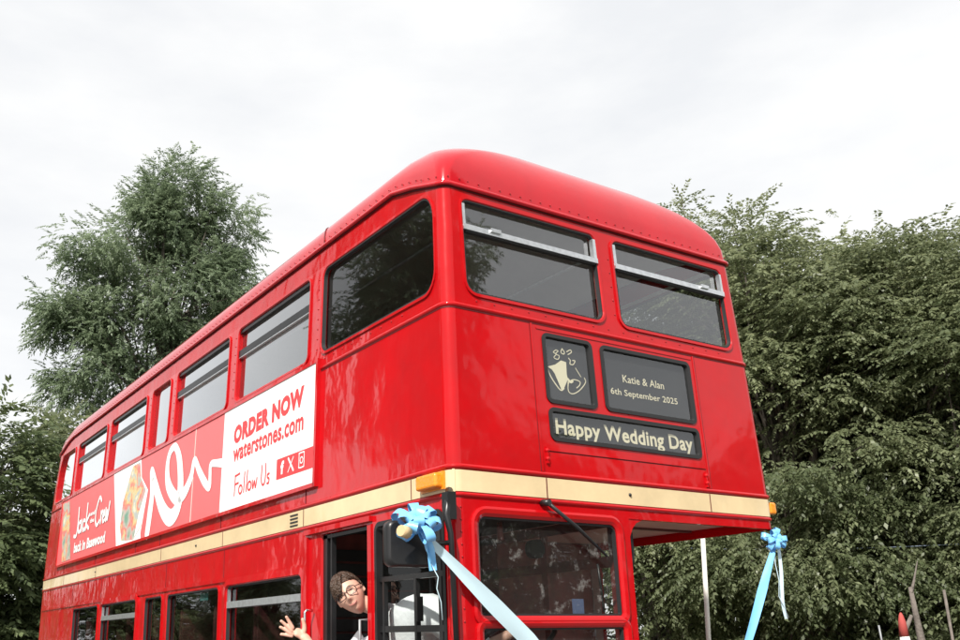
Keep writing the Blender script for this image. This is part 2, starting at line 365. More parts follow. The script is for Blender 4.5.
for f in (OFF, NEAR):
    mb = body
    for i, (c, h) in enumerate(zip(UPC, UP)):
        cell(mb, f, (c[0], c[1], ZT-.0, ZW), nu=4 if i == 0 else 3)
        ring(mb, f, (c[0], c[1], ZW, ZG), (h[0], h[1], UZ0, UZ1), up_r(i))
        ring(lin, f, (c[0], c[1], ZW, ZG), (h[0], h[1], UZ0, UZ1), up_r(i), d=.036, reveal=0)
        cell(lin, f, (c[0], c[1], ZT, ZW), d=.036)
    for i, (c, h) in enumerate(zip(LOC, LOWIN)):
        ring(mb, f, (c[0], c[1], 1.15, ZB), (h[0], h[1], LZ0, LZ1), .045)
        ring(lin, f, (c[0], c[1], 1.15, ZB), (h[0], h[1], LZ0, LZ1), .045, d=.036, reveal=0)
    cell(mb, f, (7.44, LEN-RR, 1.15, ZB)); cell(mb, f, (1.522, 2.2, .45, 1.15)); cell(mb, f, (3.6, 6.9, .45, 1.15)); cell(mb, f, (8.1, LEN-RR, .45, 1.15))
    ring(mb, f, (6.9, 8.1, .45, 1.15), (7.0, 8.0, .455, 1.05), [.01, .01, .45, .45], reveal=.08)
    cell(mb, f, (2.2, 3.6, .45, 1.15))
    mb.grid([[f(y, ZB, 0) for y in np.linspace(0, LEN-RR, 12)], [f(y, ZT, 0) for y in np.linspace(0, LEN-RR, 12)]], True)
for sg in (-1, 1):
    cell(body, corner(sg), (0, 1, ZB-.072, ZG), nu=8, nv=10); cell(lin, corner(sg), (0, 1, ZT, ZG), d=.036, nu=4)
    cell(body, corner(sg, True), (0, 1, .45, ZG), nu=8, nv=14)
# rear: plain panels with one emergency window
cell(body, rear, (-1, 1, .45, 3.2), nu=2, nv=6); ring(body, rear, (-1, 1, 3.2, ZG), (-.7, .7, 3.4, 3.95), .12)
pane('rear_pane', rear, (-.7, .7, 3.4, 3.95), .12, .03, M['glass'], bus)
# offside cab side
ring(body, OFF, (0, .775, .5, ZB), (.02, .735, 1.42, 2.238), [.03, .03, .05, .06])
ring(body, OFF, (.775, 1.522, .5, ZB), (.815, 1.372, .62, 2.243), .012, reveal=.05)
# nearside short valance of the canopy
cell(body, NEAR, (0, 1.522, 2.24, ZB), nv=1); cell(body, NEAR, (0, 1.522, 2.24, ZB), d=.02, nv=1)
body.grid([[NEAR(y, 2.24, 0) for y in (0, .5, 1, 1.522)], [NEAR(y, 2.24, .02) for y in (0, .5, 1, 1.522)]], False)
# front, upper deck
XM = 1.22-RC
FW = [(-1.062, -.07), (.07, 1.062)]
for i, (c, h) in enumerate(zip([(-XM, 0), (0, XM)], FW)):
    ring(body, front, (*c, ZW, ZG), (*h, 3.388, 3.945), [.075, .06, .05, .05] if i == 0 else [.06, .075, .05, .05])
    ring(lin, front, (*c, ZW, ZG), (*h, 3.388, 3.945), .06, d=.036, reveal=0)
BX = [((-.62, -.163, 2.825, ZW), (-.553, -.207, 2.85, 3.23), .028), ((-.163, .65, 2.825, ZW), (-.12, .606, 2.853, 3.225), .028), ((-.62, .65, 2.60, 2.825), (-.55, .61, 2.64, 2.803), .028)]
for c, h, r in BX: ring(body, front, c, h, r, reveal=.03)
cell(body, front, (-XM, -.62, ZB, ZW)); cell(body, front, (.65, XM, ZB, ZW)); cell(body, front, (-.62, .65, ZB, 2.60))
# front strip under the band, and the cab front
body.grid([[front(x, 2.24) for x in (-XM, -.6, 0, .6, XM)], [front(x, ZB) for x in (-XM, -.6, 0, .6, XM)]], False)
body.grid([[front(x, 2.24) for x in (0, .6, XM)], [front(x, 2.24, .03) for x in (0, .6, XM)], [front(x, 2.30, .03) for x in (0, .6, XM)]], False)
ring(body, front, (-XM, -.04, 1.70, 2.24), (-1.078, -.14, 1.722, 2.204), [.02, .02, .05, .05])
ring(body, front, (-XM, -.04, .5, 1.70), (-1.07, -.14, 1.36, 1.672), .02)
cell(body, corner(-1), (0, 1, .5, ZB-.072), nu=8, nv=4)
# cab nearside wall and the rounded knee that joins the pillar to the canopy
body.grid([[(-.04, y, z) for y in (0, .05)] for z in (.5, 1.3, 2.24)], False)
kn = [(-.042, 2.13), (-.042, 2.243), (.075, 2.243), (.06, 2.235), (.02, 2.22), (-.012, 2.19), (-.03, 2.155)]
body.add([(x, .004, z) for x, z in kn]+[(x, .05, z) for x, z in kn], [tuple(range(7))]+[(i, (i+1) % 7, (i+1) % 7+7, i+7) for i in range(7)])
o_body = body.build('body', M['red'], bus); o_body.data.materials.append(M['red_side'])
for p in o_body.data.polygons:
    if p.normal.x < -.9 and p.center.y > .5 or p.normal.x > .9: p.material_index = 1
lin.build('lining', M['lining'], bus)
# floors, ceilings and cab walls
mb = MB(); mb.box((0, 4.65+.77, 2.335), (2.34, 7.6, .03)); mb.box((0, .86, 2.335), (2.34, 1.5, .03)); mb.build('upper_floor', M['floor'], bus)
mb = MB(); mb.box((.60, .83, 2.300), (1.16, 1.5, .012)); mb.build('canopy_ceiling', M['tan'], bus)
mb = MB()
mb.box((.60, .62, 2.288), (1.14, .03, .014)); mb.build('canopy_rib', M['darklining'], bus)
mb = MB(); mb.tube([(.02, .10, 2.27), (.08, .10, 2.272), (.12, .1, 2.278)], [.03, .036, .02], 10); mb.build('canopy_lamp', M['lining'], bus)
mb = MB(); mb.box((0, 5.4, .9), (2.36, 7.6, .04)); mb.build('lower_floor', M['floor'], bus)
mb = MB(); mb.box((0, 5.4, 2.30), (2.36, 7.6, .02)); mb.build('lower_ceiling', M['lining'], bus)
mb = MB(); mb.box((0.58, 1.62, 1.55), (1.2, .04, 1.5)); mb.box((-.66, 1.58, 1.55), (1.05, .04, 1.5))
mb.build('bulkhead', M['cabred'], bus)
mb = MB(); mb.box((-.05, .86, 2.02), (.02, 1.4, .06)); mb.box((-.05, .86, 2.24), (.02, 1.4, .06)); mb.box((-.05, .86, 1.15), (.02, 1.4, .9)); mb.box((-.05, 1.32, 1.8), (.02, .35, .9)); mb.box((-.05, .1, 1.8), (.02, .10, .9)); mb.box((-.05, .7, 1.8), (.018, .05, .9))
mb.build('cab_inner_wall', M['cabred'], bus)
mb = MB(); mb.box((-.62, .8, 2.285), (1.14, 1.42, .02)); mb.build('cab_ceiling', M['cabdark'], bus)
mb = MB()
for k in range(13): mb.box((-.66, 1.545, 1.12+k*.085), (1.02, .014, .07))
mb.build('slatted_cab_partition', M['black'], bus)
# engine bonnet, radiator, bumper and lamps on the lower front
mb = MB()
rows = []
for y, s in ((-.03, 0), (.0, .02), (.8, .06), (1.6, .1)):
    rows.append([(.02, y, .55), (.02, y, 1.15+s)]+[(.02+.06*(1-math.cos(t))+0, y, 1.15+s+.09*math.sin(t)) for t in (.5, 1, 1.57)]+[(1.0, y, 1.24+s), (1.12, y, 1.18+s), (1.16, y, .55)])
mb.grid(rows, False); mb.add(rows[0], [tuple(range(8))]); mb.build('bonnet', M['red'], bus)
mb = MB(); mb.box((.58, -.05, .86), (.62, .05, .7)); rad = mb.build('radiator_grille', M['alu'], bus)
mb = MB()
for k in range(11): mb.box((.58, -.08, .56+k*.06), (.56, .012, .02))
mb.build('grille_bar', M['black'], rad)
mb = MB(); mb.box((0, -.1, .5), (2.3, .1, .13)); mb.build('bumper', M['black'], bus)
for x in (-.95, -.6, .0, 1.0):
    mb = MB(); mb.tube([(x, .02, .8), (x, -.05, .8)], .10, 16); hl = mb.build('headlight', M['chrome'], bus)
    mb = MB(); mb.ball((x, -.05, .8), .088, sc_=(1, .3, 1)); mb.build('lens', M['eye'], hl)
for sg in (-1, 1):
    for y in (1.1, 7.5):
        mb = MB(); mb.tube([(sg*1.16, y, .5), (sg*.9, y, .5)], .5, 28); wh = mb.build('wheel', M['tyre'], bus)
        mb = MB(); mb.tube([(sg*1.175, y, .5), (sg*1.1, y, .5)], .28, 20); mb.build('hub', M['red'], wh)
# seats
for deck, zb, ys in ((0, .92, [2.3+.76*k for k in range(8)]), (1, 2.35, [1.2+.76*k for k in range(10)])):
    for y in ys:
        for x in (-.68, .68):
            mb = MB(); mb.box((x, y, zb+.42), (.88, .42, .13)); mb.box((x, y+.24, zb+.68), (.88, .09, .56)); mb.tube([(x-.44, y+.24, zb+.5), (x-.44, y+.24, zb+.99), (x+.44, y+.24, zb+.99), (x+.44, y+.24, zb+.5)], .014, 6)
            mb.build('seat', M['seat'], bus)
for y in (2.2, 4.05, 5.4, 6.9):
    mb = MB(); mb.tube([(-.92, y, .9), (-.92, y, 2.29)], .016, 8); mb.build('grab_pole', M['lining'], bus)

# ---------------- roof
NX, MY, HT = 2.5, 2.0, 4.565
def zbase(y): 
    t = min(1, max(0, (y-.06)/.5)); return ZG+.14*t*t*(3-2*t)
def roof_loops(shrink=0, H=HT, nl=15):
    loops = []
    for li in range(nl):
        t = math.pi/2*(li/(nl-1))*.985
        ci = max(.012, math.cos(t)**(2/NX)); s = math.sin(t)**(2/NX); cf = math.cos(t)**(2/MY)
        w_ = (1.175-shrink)*ci; yf = .062+shrink+.60*(1-cf); yr = G(4.02)-shrink-.75*(1-cf)
        Rf = min(w_*.98, RC+(1-ci)*1.5); Rr = min(w_*.98, RR+(1-ci)*1.1)
        lp = []
        def P(x, y): zb = zbase(y) if y < 5 else lerp(ZG+.14, ZG, min(1, max(0, (y-8.3)/.7))); lp.append(Vector((x, y, zb+(H-zb)*s)))
        n = 40
        for q in range(n+1): P(-w_, lerp(yr-Rr, yf+Rf, q/n))
        for q in range(1, 10): a = q/10*math.pi/2; P(-w_+Rf*(1-math.cos(a)), yf+Rf*(1-math.sin(a)))
        for q in range(13): P(lerp(-w_+Rf, w_-Rf, q/12), yf)
        for q in range(1, 10): a = (1-q/10)*math.pi/2; P(w_-Rf*(1-math.cos(a)), yf+Rf*(1-math.sin(a)))
        for q in range(n+1): P(w_, lerp(yf+Rf, yr-Rr, q/n))
        for q in range(1, 10): a = q/10*math.pi/2; P(w_-Rr*(1-math.cos(a)), yr-Rr*(1-math.sin(a)))
        for q in range(13): P(lerp(w_-Rr, -w_+Rr, q/12), yr)
        for q in range(1, 10): a = (1-q/10)*math.pi/2; P(-w_+Rr*(1-math.cos(a)), yr-Rr*(1-math.sin(a)))
        loops.append(lp)
    return loops
lo = roof_loops()
mb = MB(); mb.grid(lo, True, True); mb.add(lo[-1], [tuple(range(len(lo[-1])))], True)
roof = mb.build('roof', M['red_roof'], bus)
# cant rail between the window band and the roof edge, then gutter and rivets
mb = MB(); mb.grid([[Vector((p.x, p.y, ZG)) for p in lo[0]], lo[0]], True, True); mb.build('cant_rail', M['red'], bus)
mb = MB()
def offs(p, d):
    c = Vector((0, min(max(p.y, 1.2), 8.0), 0)); n = Vector((p.x, p.y-c.y, 0))
    if 1.2 < p.y < 8: n = Vector((p.x, 0, 0))
    elif abs(p.x) > 1.1 and p.y > .3 and p.y < 8.8: n = Vector((p.x, 0, 0))
    elif abs(p.x) < 1.05: n = Vector((0, p.y-c.y, 0))
    return p+n.normalized()*d
prof = [(.0, -.010), (.018, -.016), (.024, -.006), (.022, .006), (.010, .016), (0, .016)]
mb.grid([[offs(p, d)+Vector((0, 0, dz)) for p in lo[0]] for d, dz in prof], True, True); mb.build('gutter', M['red_roof'], roof)
mb = MB(); mb.grid([[offs(p, .004)+Vector((0, 0, dz)) for p in lo[0]] for dz in (-.011, -.024)], True, True); mb.build('gutter_shade_wear', M['seam'], roof)  # dark strip under the gutter: painted-in shadow line and worn marks
mb = MB()
def along(poly, step):
    out = []; acc = 0
    for a, b in zip(poly, poly[1:]):
        l = (b-a).length; t = -acc
        while t+step <= l:
            t += step; out.append(a.lerp(b, t/l))
        acc = l-t
    return out
vis = lo[0][:41+9+13+9+6]
for p in along([offs(q, .026)-Vector((0, 0, -.045)) for q in vis], .075):
    mb.ball(offs(p, -.024), .0045, 6, 4)
mb.build('rivet', M['rivet'], roof)['kind'] = 'stuff'
mb = MB()                                                          # seam where the front dome joins the main roof
k = min(range(41), key=lambda q: abs(lo[0][q].y-1.47))
for x0 in (1,):
    line = [l[k] for l in lo]
    line2 = [Vector((-p.x, p.y, p.z)) for p in line]
    for ln in (line, line2): mb.tube([p+Vector((0, 0, .001)) for p in ln[:-1]], .006, 6)
mb.build('roof_seam', M['seam'], roof)
li_ = roof_loops(.05, HT-.05, 8); mb = MB(); mb.grid(li_, True, True); mb.add(li_[-1], [tuple(range(len(li_[-1])))], True); mb.build('ceiling', M['lining'], bus)
mb = MB()
for x in (-.55, .55): mb.tube([(x, .7, 4.18), (x, 8.6, 4.18)], .014, 8)
mb.build('ceiling_handrail', M['alu'], bus)

# ---------------- cream band, mouldings, seams
mb = MB(); mb.grid([perim(z, -.005) for z in (ZB+.004, ZT-.004)], True); mb.grid([perim(ZT-.004, -.005), perim(ZT-.004, .0)], False); mb.grid([perim(ZB+.004, -.005), perim(ZB+.004, 0)], False)
band = mb.build('cream_band', M['cream'], bus, fix=False)
for f, u in [(front, -.62), (front, .64)]+[(OFF, y) for y in (.35, 1.6, 2.944, 4.366, 6.499, 7.921)]:
    mb = MB(); bar(mb, f, (u, ZB+.005), (u, ZT-.005), .006, -.0068, -.004); mb.build('band_joint', M['seam'], band)
mb = MB()
for zz in (2.335, 2.357, 2.379, 2.401): bar(mb, OFF, (1.68, zz), (1.79, zz), .009, -.009, -.004)
mb.build('vent_slot', M['black'], band)
for p in (OFF(3.5, 2.37, -.006), OFF(6.5, 2.37, -.006), front(-.02, 2.372, -.006)):
    mb = MB(); mb.ball(p, .010, 8, 6); mb.build('screw_plug', M['black'], band)
mb = MB(); moulding(mb, ZT+.014, .014); mb.build('upper_moulding', M['red'], bus)
mb = MB(); moulding(mb, ZB-.011, .012); mb.build('lower_moulding', M['red'], bus)
mb = MB(); moulding(mb, ZW, .014, .8); mb.build('waist_moulding', M['red'], bus)
mb = MB(); mb.grid([perim(ZW-.016, d) for d in (.0, -.0025)]+[perim(ZW-.021, d) for d in (-.0025, 0)], False); mb.build('waist_seam', M['seam'], bus)
mb = MB()
bar(mb, front, (-.635, ZT+.03), (-.635, ZW-.02), .012, -.004, .001); bar(mb, front, (.66, ZT+.03), (.66, ZW-.02), .012, -.004, .001)
bar(mb, front, (-.6, 2.578), (.64, 2.578), .014, -.005, .001); bar(mb, front, (-.6, 3.262), (.64, 3.262), .010, -.004, .001)
mb.build('blind_box_door', M['red'], bus)
for x, z in ((-.60, 2.57), (.63, 2.53)):
    mb = MB()
    for dz in (0, -.045): mb.ball(front(x, z+dz, -.006), .013, 8, 6)
    bar(mb, front, (x, z-.07), (x, z+.02), .014, -.012, .001)
    mb.build('door_latch', M['red'], bus)
def seam(f, a, b, w2, d):
    mb = MB(); bar(mb, f, a, b, w2, d, .001); mb.build('panel_seam', M['seam'], bus)
for x in (-.645, .672): seam(front, (x, ZT+.03), (x, ZW-.02), .0035, -.0012)
seam(front, (-.6, 2.568), (.64, 2.568), .004, -.0012)
for y in PIL: seam(OFF, (y+.06, ZT+.03), (y+.06, 2.55), .007, -.003)
for y in (2.91, 4.21, 6.245, 7.44): seam(OFF, (y, 2.085), (y, ZB-.03), .006, -.0025)
seam(OFF, (8.42, ZT+.03), (8.42, ZW-.02), .008, -.003)
mb = MB()
for y in np.arange(.45, 9.0, .115): mb.ball(OFF(y, UZ0-.045, -.001), .0055, 6, 4)
for y in [PIL[0]-.03]+[q-.03 for q in PIL[1:]]:
    for z in np.arange(3.45, 3.98, .07): mb.ball(OFF(y, z, -.001), .005, 6, 4)
for x in np.arange(-1.0, 1.02, .12):
    mb.ball(front(x, 3.345, -.001), .005, 6, 4)
for z in np.arange(3.45, 3.9, .09): mb.ball(front(.028, z, -.001), .005, 6, 4)
for z in np.arange(1.7, 2.24, .06): mb.ball(corner(-1)(.85, z, -.001), .005, 6, 4)
mb.build('rivet', M['rivet'], bus)['kind'] = 'stuff'
for f in (OFF, NEAR):
    mb = MB(); bar(mb, f, (1.53, 2.066), (LEN-RR-.05, 2.066), .03, -.012, .001); mb.build('lower_side_moulding', M['red'], bus)
mb = MB(); bar(mb, OFF, (1.555, .5), (1.555, 2.24), .055, -.02, .0); bar(mb, OFF, (.79, .6), (.79, 2.24), .04, -.008, .0); bar(mb, OFF, (.76, 2.268), (1.56, 2.268), .03, -.024, .0)
mb.build('cab_door_pillar', M['red'], bus)
mb = MB(); bar(mb, OFF, (1.345, .62), (1.345, 2.24), .05, .015, .05); bar(mb, OFF, (1.28, .62), (1.28, 2.24), .016, .02, .05); bar(mb, OFF, (.82, 2.225), (1.37, 2.225), .02, .015, .05)
mb.build('sliding_door_frame', M['black'], bus)
mb = MB(); g = [(1.425, 1.80), (1.425, 1.79), (1.425, 1.60), (1.425, 1.585)]
mb.tube([OFF(1.44, 1.80, -.02), OFF(1.44, 1.80, -.06), OFF(1.44, 1.79, -.07), OFF(1.44, 1.58, -.07), OFF(1.44, 1.57, -.06), OFF(1.44, 1.57, -.02)], .009, 8); mb.build('door_handle', M['chrome'], bus)
mb = MB(); mb.tube([OFF(.84, 1.73, .02), OFF(.84, 1.73, -.04), OFF(.84, 1.5, -.04), OFF(.84, 1.5, .02)], .008, 8); mb.build('grab_handle', M['grey'], bus)

# ---------------- windows
FL = [(.018, .0), (.018, -.010), (.003, -.010), (-.004, -.002), (-.004, .03)]
def window(f, h, r, frame_m, pane_m, prof=FL, d=.028, name='window'):
    mb = MB(); rim(mb, f, h, r, prof); w_ = mb.build(name, frame_m, bus)
    pane('pane', f, h, r, d, pane_m, w_)
    return w_
GASK = [(.003, .001), (.003, -.004), (-.010, -.004), (-.013, .02)]
for f in (OFF, NEAR):
    for i, h in enumerate(UP):
        hh = (*h, UZ0, UZ1)
        w_ = window(f, hh, up_r(i), M['red'], M['glass_dark'] if i == 0 else M['glass_side'])
        if i == 0:
            mb = MB(); rim(mb, f, hh, up_r(i), GASK); mb.build('gasket', M['rubber'], w_)
        if i in (1, 2, 4, 5):
            mb = MB(); zb = 3.79
            bar(mb, f, (h[0]+.006, zb), (h[1]-.006, zb), .052, .002, .026); bar(mb, f, (h[0]+.006, UZ1-.018), (h[1]-.006, UZ1-.018), .03, .004, .026)
            mb.build('vent_frame', M['black'], w_)
            mb = MB(); bar(mb, f, (h[0]+.009, zb-.03), (h[1]-.009, zb-.03), .012, .004, .026); bar(mb, f, (h[0]+.009, UZ0+.01), (h[0]+.009, zb-.05), .012, .01, .026)
            mb.build('vent_trim', M['alu'], w_)
    for i, h in enumerate(LOWIN):
        hh = (*h, LZ0, LZ1)
        w_ = window(f, hh, .045, M['red'], M['glass_dark'])
        mb = MB(); rim(mb, f, hh, .045, GASK); mb.build('gasket', M['rubber'], w_)
        if i in (0, 3):
            mb = MB(); rim(mb, f, hh, .045, [(.05, 0), (.05, -.016), (.004, -.02), (.0, .01)]); mb.build('pressed_surround', M['red_side'], w_)
            mb = MB(); bar(mb, f, (h[0]+.02, 1.885), (h[1]-.02, 1.885), .045, -.012, .02); bar(mb, f, (h[0]+.012, 1.32), (h[0]+.012, 2.0), .014, .0, .02); bar(mb, f, (h[1]-.012, 1.9), (h[1]-.012, 2.0), .012, -.004, .02)
            mb.build('vent_frame', M['alu'], w_)
for i, h in enumerate(FW):
    hh = (*h, 3.388, 3.945); r = [.075, .06, .05, .05] if i == 0 else [.06, .075, .05, .05]
    w_ = window(front, hh, r, M['red'], M['glass'])
    mb = MB(); rim(mb, front, hh, r, GASK); mb.build('gasket', M['rubber'], w_)
    mb = MB(); bar(mb, front, (h[0]+.002, 3.772), (h[1]-.002, 3.772), .032, -.016, .02)
    bar(mb, front, (h[0]+.012, 3.775), (h[0]+.012, 3.915), .022, -.010, .02); bar(mb, front, (h[1]-.012, 3.775), (h[1]-.012, 3.915), .022, -.010, .02)
    mb.build('vent_frame', M['alu'], w_)
    mb = MB(); bar(mb, front, (h[0]+.02, 3.752), (h[1]-.02, 3.752), .012, -.008, .02); mb.build('vent_seal', M['rubber'], w_)
    mb = MB(); xc = h[0]+.22 if i == 0 else h[1]-.2
    mb.box(front(xc, 3.786, -.02), (.07, .012, .022)); mb.build('vent_catch', M['alu'], w_)
for h in ((-1.078, -.14, 1.722, 2.204), (-1.07, -.14, 1.36, 1.672)):
    r = [.02, .02, .05, .05] if h[3] > 2 else .02
    w_ = window(front, h, r, M['red'], M['glass_cab'], [(.045, .0), (.045, -.012), (.032, -.018), (.012, -.014), (-.004, -.004), (-.004, .03)], name='windscreen')
    mb = MB(); rim(mb, front, h, r, [(.0, .004), (-.014, .004), (-.014, .026)]); mb.build('gasket', M['alu'] if False else M['rubber'], w_)
# cab side window: black sliding frames
h = (.02, .735, 1.42, 2.238); r = [.03, .03, .05, .06]
mb = MB(); rim(mb, OFF, h, r, [(.004, -.006), (-.022, -.008), (-.026, .03), (.004, .03)]); cs = mb.build('cab_side_window', M['black'], bus)
pane('pane', OFF, h, r, .03, M['glass_slider'], cs)
mb = MB()
for a, b, w2 in (((.03, 1.93), (.72, 1.935), .026), ((.03, 1.672), (.72, 1.678), .032), ((.672, 1.45), (.672, 1.93), .016), ((.36, 1.45), (.36, 1.93), .024), ((.10, 1.45), (.10, 2.2), .034)): bar(mb, OFF, a, b, w2, .006+.001*w2*100, .034)
mb.build('slider_frame', M['black'], cs)
mb = MB(); bar(mb, OFF, (.325, 1.71), (.325, 1.83), .026, -.006, .03); mb.build('slider_catch', M['black'], cs)

# ---------------- blind boxes
names = [('bell', None), ('names', None), ('greeting', None)]
for k, (c, h, r) in enumerate(BX):
    mb = MB(); rim(mb, front, h, r, [(.012, .002), (.012, -.008), (-.010, -.008), (-.012, .03)]); bx = mb.build('blind_box', M['rubber'], bus)
    pane('blind', front, h, r, .024, M['blind'], bx, o=.01); pane('pane', front, h, r, .008, M['glass_box'], bx)
    mb = MB()
    if k == 0:
        A = lambda pts, w2=.006: stroke(mb, front, pts, w2, .020)
        mb.add([front(*q, .0195) for q in [(-.524, 3.053), (-.463, 3.073), (-.417, 3.104), (-.379, 3.099), (-.383, 3.027), (-.377, 3.0), (-.414, 2.941), (-.433, 2.929), (-.439, 2.945), (-.473, 3.021), (-.492, 3.042)]], [tuple(range(11))])
        A([(-.524, 3.053), (-.505, 3.003), (-.468, 2.954), (-.437, 2.928), (-.414, 2.941)], .008)
        A([(-.383, 2.952), (-.371, 2.984), (-.334, 3.003), (-.291, 2.998), (-.293, 2.977), (-.318, 2.957)], .006)
        A([(-.375, 3.0), (-.383, 2.952), (-.378, 2.925), (-.348, 2.919), (-.297, 2.946), (-.247, 2.997), (-.252, 3.024)], .006)
        A([(-.377, 3.0), (-.36, 2.985), (-.345, 2.992)], .014)
        A([(-.312, 3.074), (-.278, 3.027)], .005)
        A([(-.449, 3.161), (-.468, 3.144), (-.447, 3.137), (-.467, 3.114), (-.438, 3.108), (-.427, 3.13), (-.452, 3.137), (-.432, 3.157), (-.449, 3.161)], .005)
        A([(-.4, 3.176), (-.411, 3.153), (-.393, 3.145), (-.385, 3.157), (-.4, 3.176)], .006)
        A([(-.367, 3.163), (-.339, 3.178), (-.332, 3.165), (-.36, 3.147)], .006)
        A([(-.358, 3.126), (-.346, 3.114), (-.351, 3.093), (-.327, 3.093), (-.311, 3.116), (-.329, 3.117)], .006)
    elif k == 1:
        text_mesh(mb, 'Katie & Alan', front, (.052, .394, 3.040, 3.086), .020, .008)
        text_mesh(mb, '6th September 2025', front, (-.055, .497, 2.946, 2.996), .020, .008)
    else:
        text_mesh(mb, 'Happy Wedding Day', front, (-.50, .58, 2.648, 2.765), .020, .026)
    mb.build('lettering', M['lettering'], bx)

# ---------------- side poster
AY0, AY1, AZ0, AZ1 = 1.44, 8.30, 2.565, 3.345
def AD(y, z, d=0):
    p = OFF(y, z, 0); return Vector((p.x-.022-d*-1 if False else p.x-.022+d, p.y, p.z))
mb = MB(); cell(mb, AD, (AY0, AY1, AZ0, AZ1), d=0, nu=8, nv=3); poster = mb.build('advert_panel', M['ad_red'], bus)
mb = MB()
for a, b in (((AY0-.02, AZ0-.012), (AY1+.02, AZ0-.012)), ((AY0-.02, AZ1+.012), (AY1+.02, AZ1+.012)), ((AY0-.012, AZ0-.024), (AY0-.012, AZ1+.024)), ((AY1+.012, AZ0-.024), (AY1+.012, AZ1+.024))):
    bar(mb, AD, a, b, .026, -.008, .024)
mb.build('advert_frame', M['red_side'], poster)
mb = MB()
mb.grid([[AD(y, z, -.002) for y in (AY0, 2.0, lerp(2.99, 3.0, 0))] for z in (AZ0, 2.95, AZ1)], False)
mb.add([AD(y, z, -.0018) for y, z in [(6.05, AZ1), (5.114, AZ1), (5.051, 3.158), (4.822, 3.005), (4.95, 2.62), (4.93, AZ0), (5.73, AZ0)]], [tuple(range(7))])
sw = [(4.738, 2.60), (4.701, 2.801), (4.685, 2.971), (4.749, 3.17), (4.594, 3.001), (4.396, 2.805), (4.202, 2.685), (4.057, 2.668), (3.937, 2.746), (3.911, 2.902), (3.974, 3.114), (4.06, 3.238), (4.151, 3.29), (4.265, 3.247), (4.301, 3.126), (4.247, 2.978), (4.099, 2.861), (3.95, 2.807), (3.785, 2.844), (3.659, 2.956), (3.609, 3.079), (3.481, 2.967), (3.341, 2.856), (3.23, 2.796), (3.228, 2.889), (3.226, 2.976), (3.11, 2.969), (2.96, 2.945)]
stroke(mb, AD, sw, [.13, .14, .12, .085, .12, .14, .15, .15, .15, .14, .12, .085, .07, .085, .10, .12, .12, .12, .11, .09, .065, .075, .08, .06, .06, .055, .06, .075], -.003)
mb.build('white_ground', M['ad_white'], poster)
mb = MB()
mb.add([AD(y, z, -.0032) for y, z in [(5.368, 3.316), (5.142, 3.317), (5.076, 3.162), (4.894, 3.015), (5.055, 2.815), (5.158, 2.577), (5.551, 2.605), (5.645, 2.747), (5.613, 2.992), (5.425, 3.247)]], [tuple(range(10))])
PIC = mb; mb = MB()
mb.add([AD(y, z, -.0032) for y, z in [(8.28, 3.32), (7.93, 3.31), (7.60, 2.59), (8.02, 2.585)]], [(0, 1, 2, 3)])
def covermat():
    m, t, b = new_mat('picture_print'); tcn = t.nodes.new('ShaderNodeTexCoord'); n = t.nodes.new('ShaderNodeTexNoise'); n.inputs['Scale'].default_value = 5.5; n.inputs['Detail'].default_value = 4
    r = t.nodes.new('ShaderNodeValToRGB'); e = r.color_ramp.elements
    e[0].position = .3; e[0].color = (.16, .30, .22, 1); e[1].position = .72; e[1].color = (.75, .70, .45, 1)
    for p_, c_ in ((.42, (.45, .42, .36, 1)), (.5, (.62, .14, .13, 1)), (.57, (.62, .5, .22, 1)), (.64, (.35, .40, .42, 1))):
        q = e.new(p_); q.color = c_
    t.links.new(tcn.outputs['Object'], n.inputs['Vector']); t.links.new(n.outputs['Fac'], r.inputs[0]); t.links.new(r.outputs[0], b.inputs['Base Color']); b.inputs['Roughness'].default_value = .4
    return m
pm = covermat(); mb.build('picture', pm, poster); PIC.build('picture', pm, poster)
mb = MB()
text_mesh(mb, 'ORDER NOW', AD, (2.775, 1.605, 3.075, 3.215), -.004, .06, rise=.05)
mb.build('red_lettering', M['ad_text'], poster); mb = MB()
text_mesh(mb, 'waterstones.com', AD, (2.77, 1.60, 2.925, 3.04), -.004, .028, rise=.02)
mb.build('red_lettering', M['ad_text'], poster); mb = MB()
mb.add([AD(y, z, -.004) for y, z in [(1.985, 2.665), (AY0, 2.663), (AY0, 2.80), (1.985, 2.803)]], [(0, 1, 2, 3)])
mb.build('red_block', M['ad_text'], poster); mb = MB()
hw = lambda pts, w2=.017: stroke(mb, AD, pts, w2, -.004)
def letters(x0, sx, z0, sz, glyphs, w2):
    for g in glyphs:
        for st in g: hw([(x0-px*sx, z0+pz*sz) for px, pz in st], w2)
o_ = lambda cx, cz, a, b: [(cx+a*math.cos(t), cz+b*math.sin(t)) for t in np.linspace(1.2, 1.2+2*math.pi, 9)]
letters(2.72, .62, 2.66, .155, [
    [[(0.02, 0), (.03, .95)], [(.02, .92), (.16, .98)], [(.03, .52), (.13, .55)]], [o_(.20, .2, .05, .2)], [[(.30, .02), (.31, .95)]], [[(.37, .02), (.39, .97)]], [o_(.46, .22, .05, .2)],
    [[(.54, .42), (.565, .04), (.60, .36), (.635, .04), (.67, .46)]],
    ], .015)
mb.build('red_lettering', M['ad_text'], poster); mb = MB()
letters(2.72, .62, 2.66, .155, [
    [[(.80, .92), (.79, .3), (.83, .04), (.88, .1), (.90, .4), (.90, .95)]], [[(1.0, .45), (.955, .42), (.96, .28), (1.0, .22), (.99, .04), (.95, .04)]]], .015)
mb.build('red_lettering', M['ad_text'], poster)
mb = MB()
text_mesh(mb, 'f', AD, (1.915, 1.865, 2.69, 2.78), -.006, .05)
hw2 = lambda pts, w2: stroke(mb, AD, pts, w2, -.006, 4)
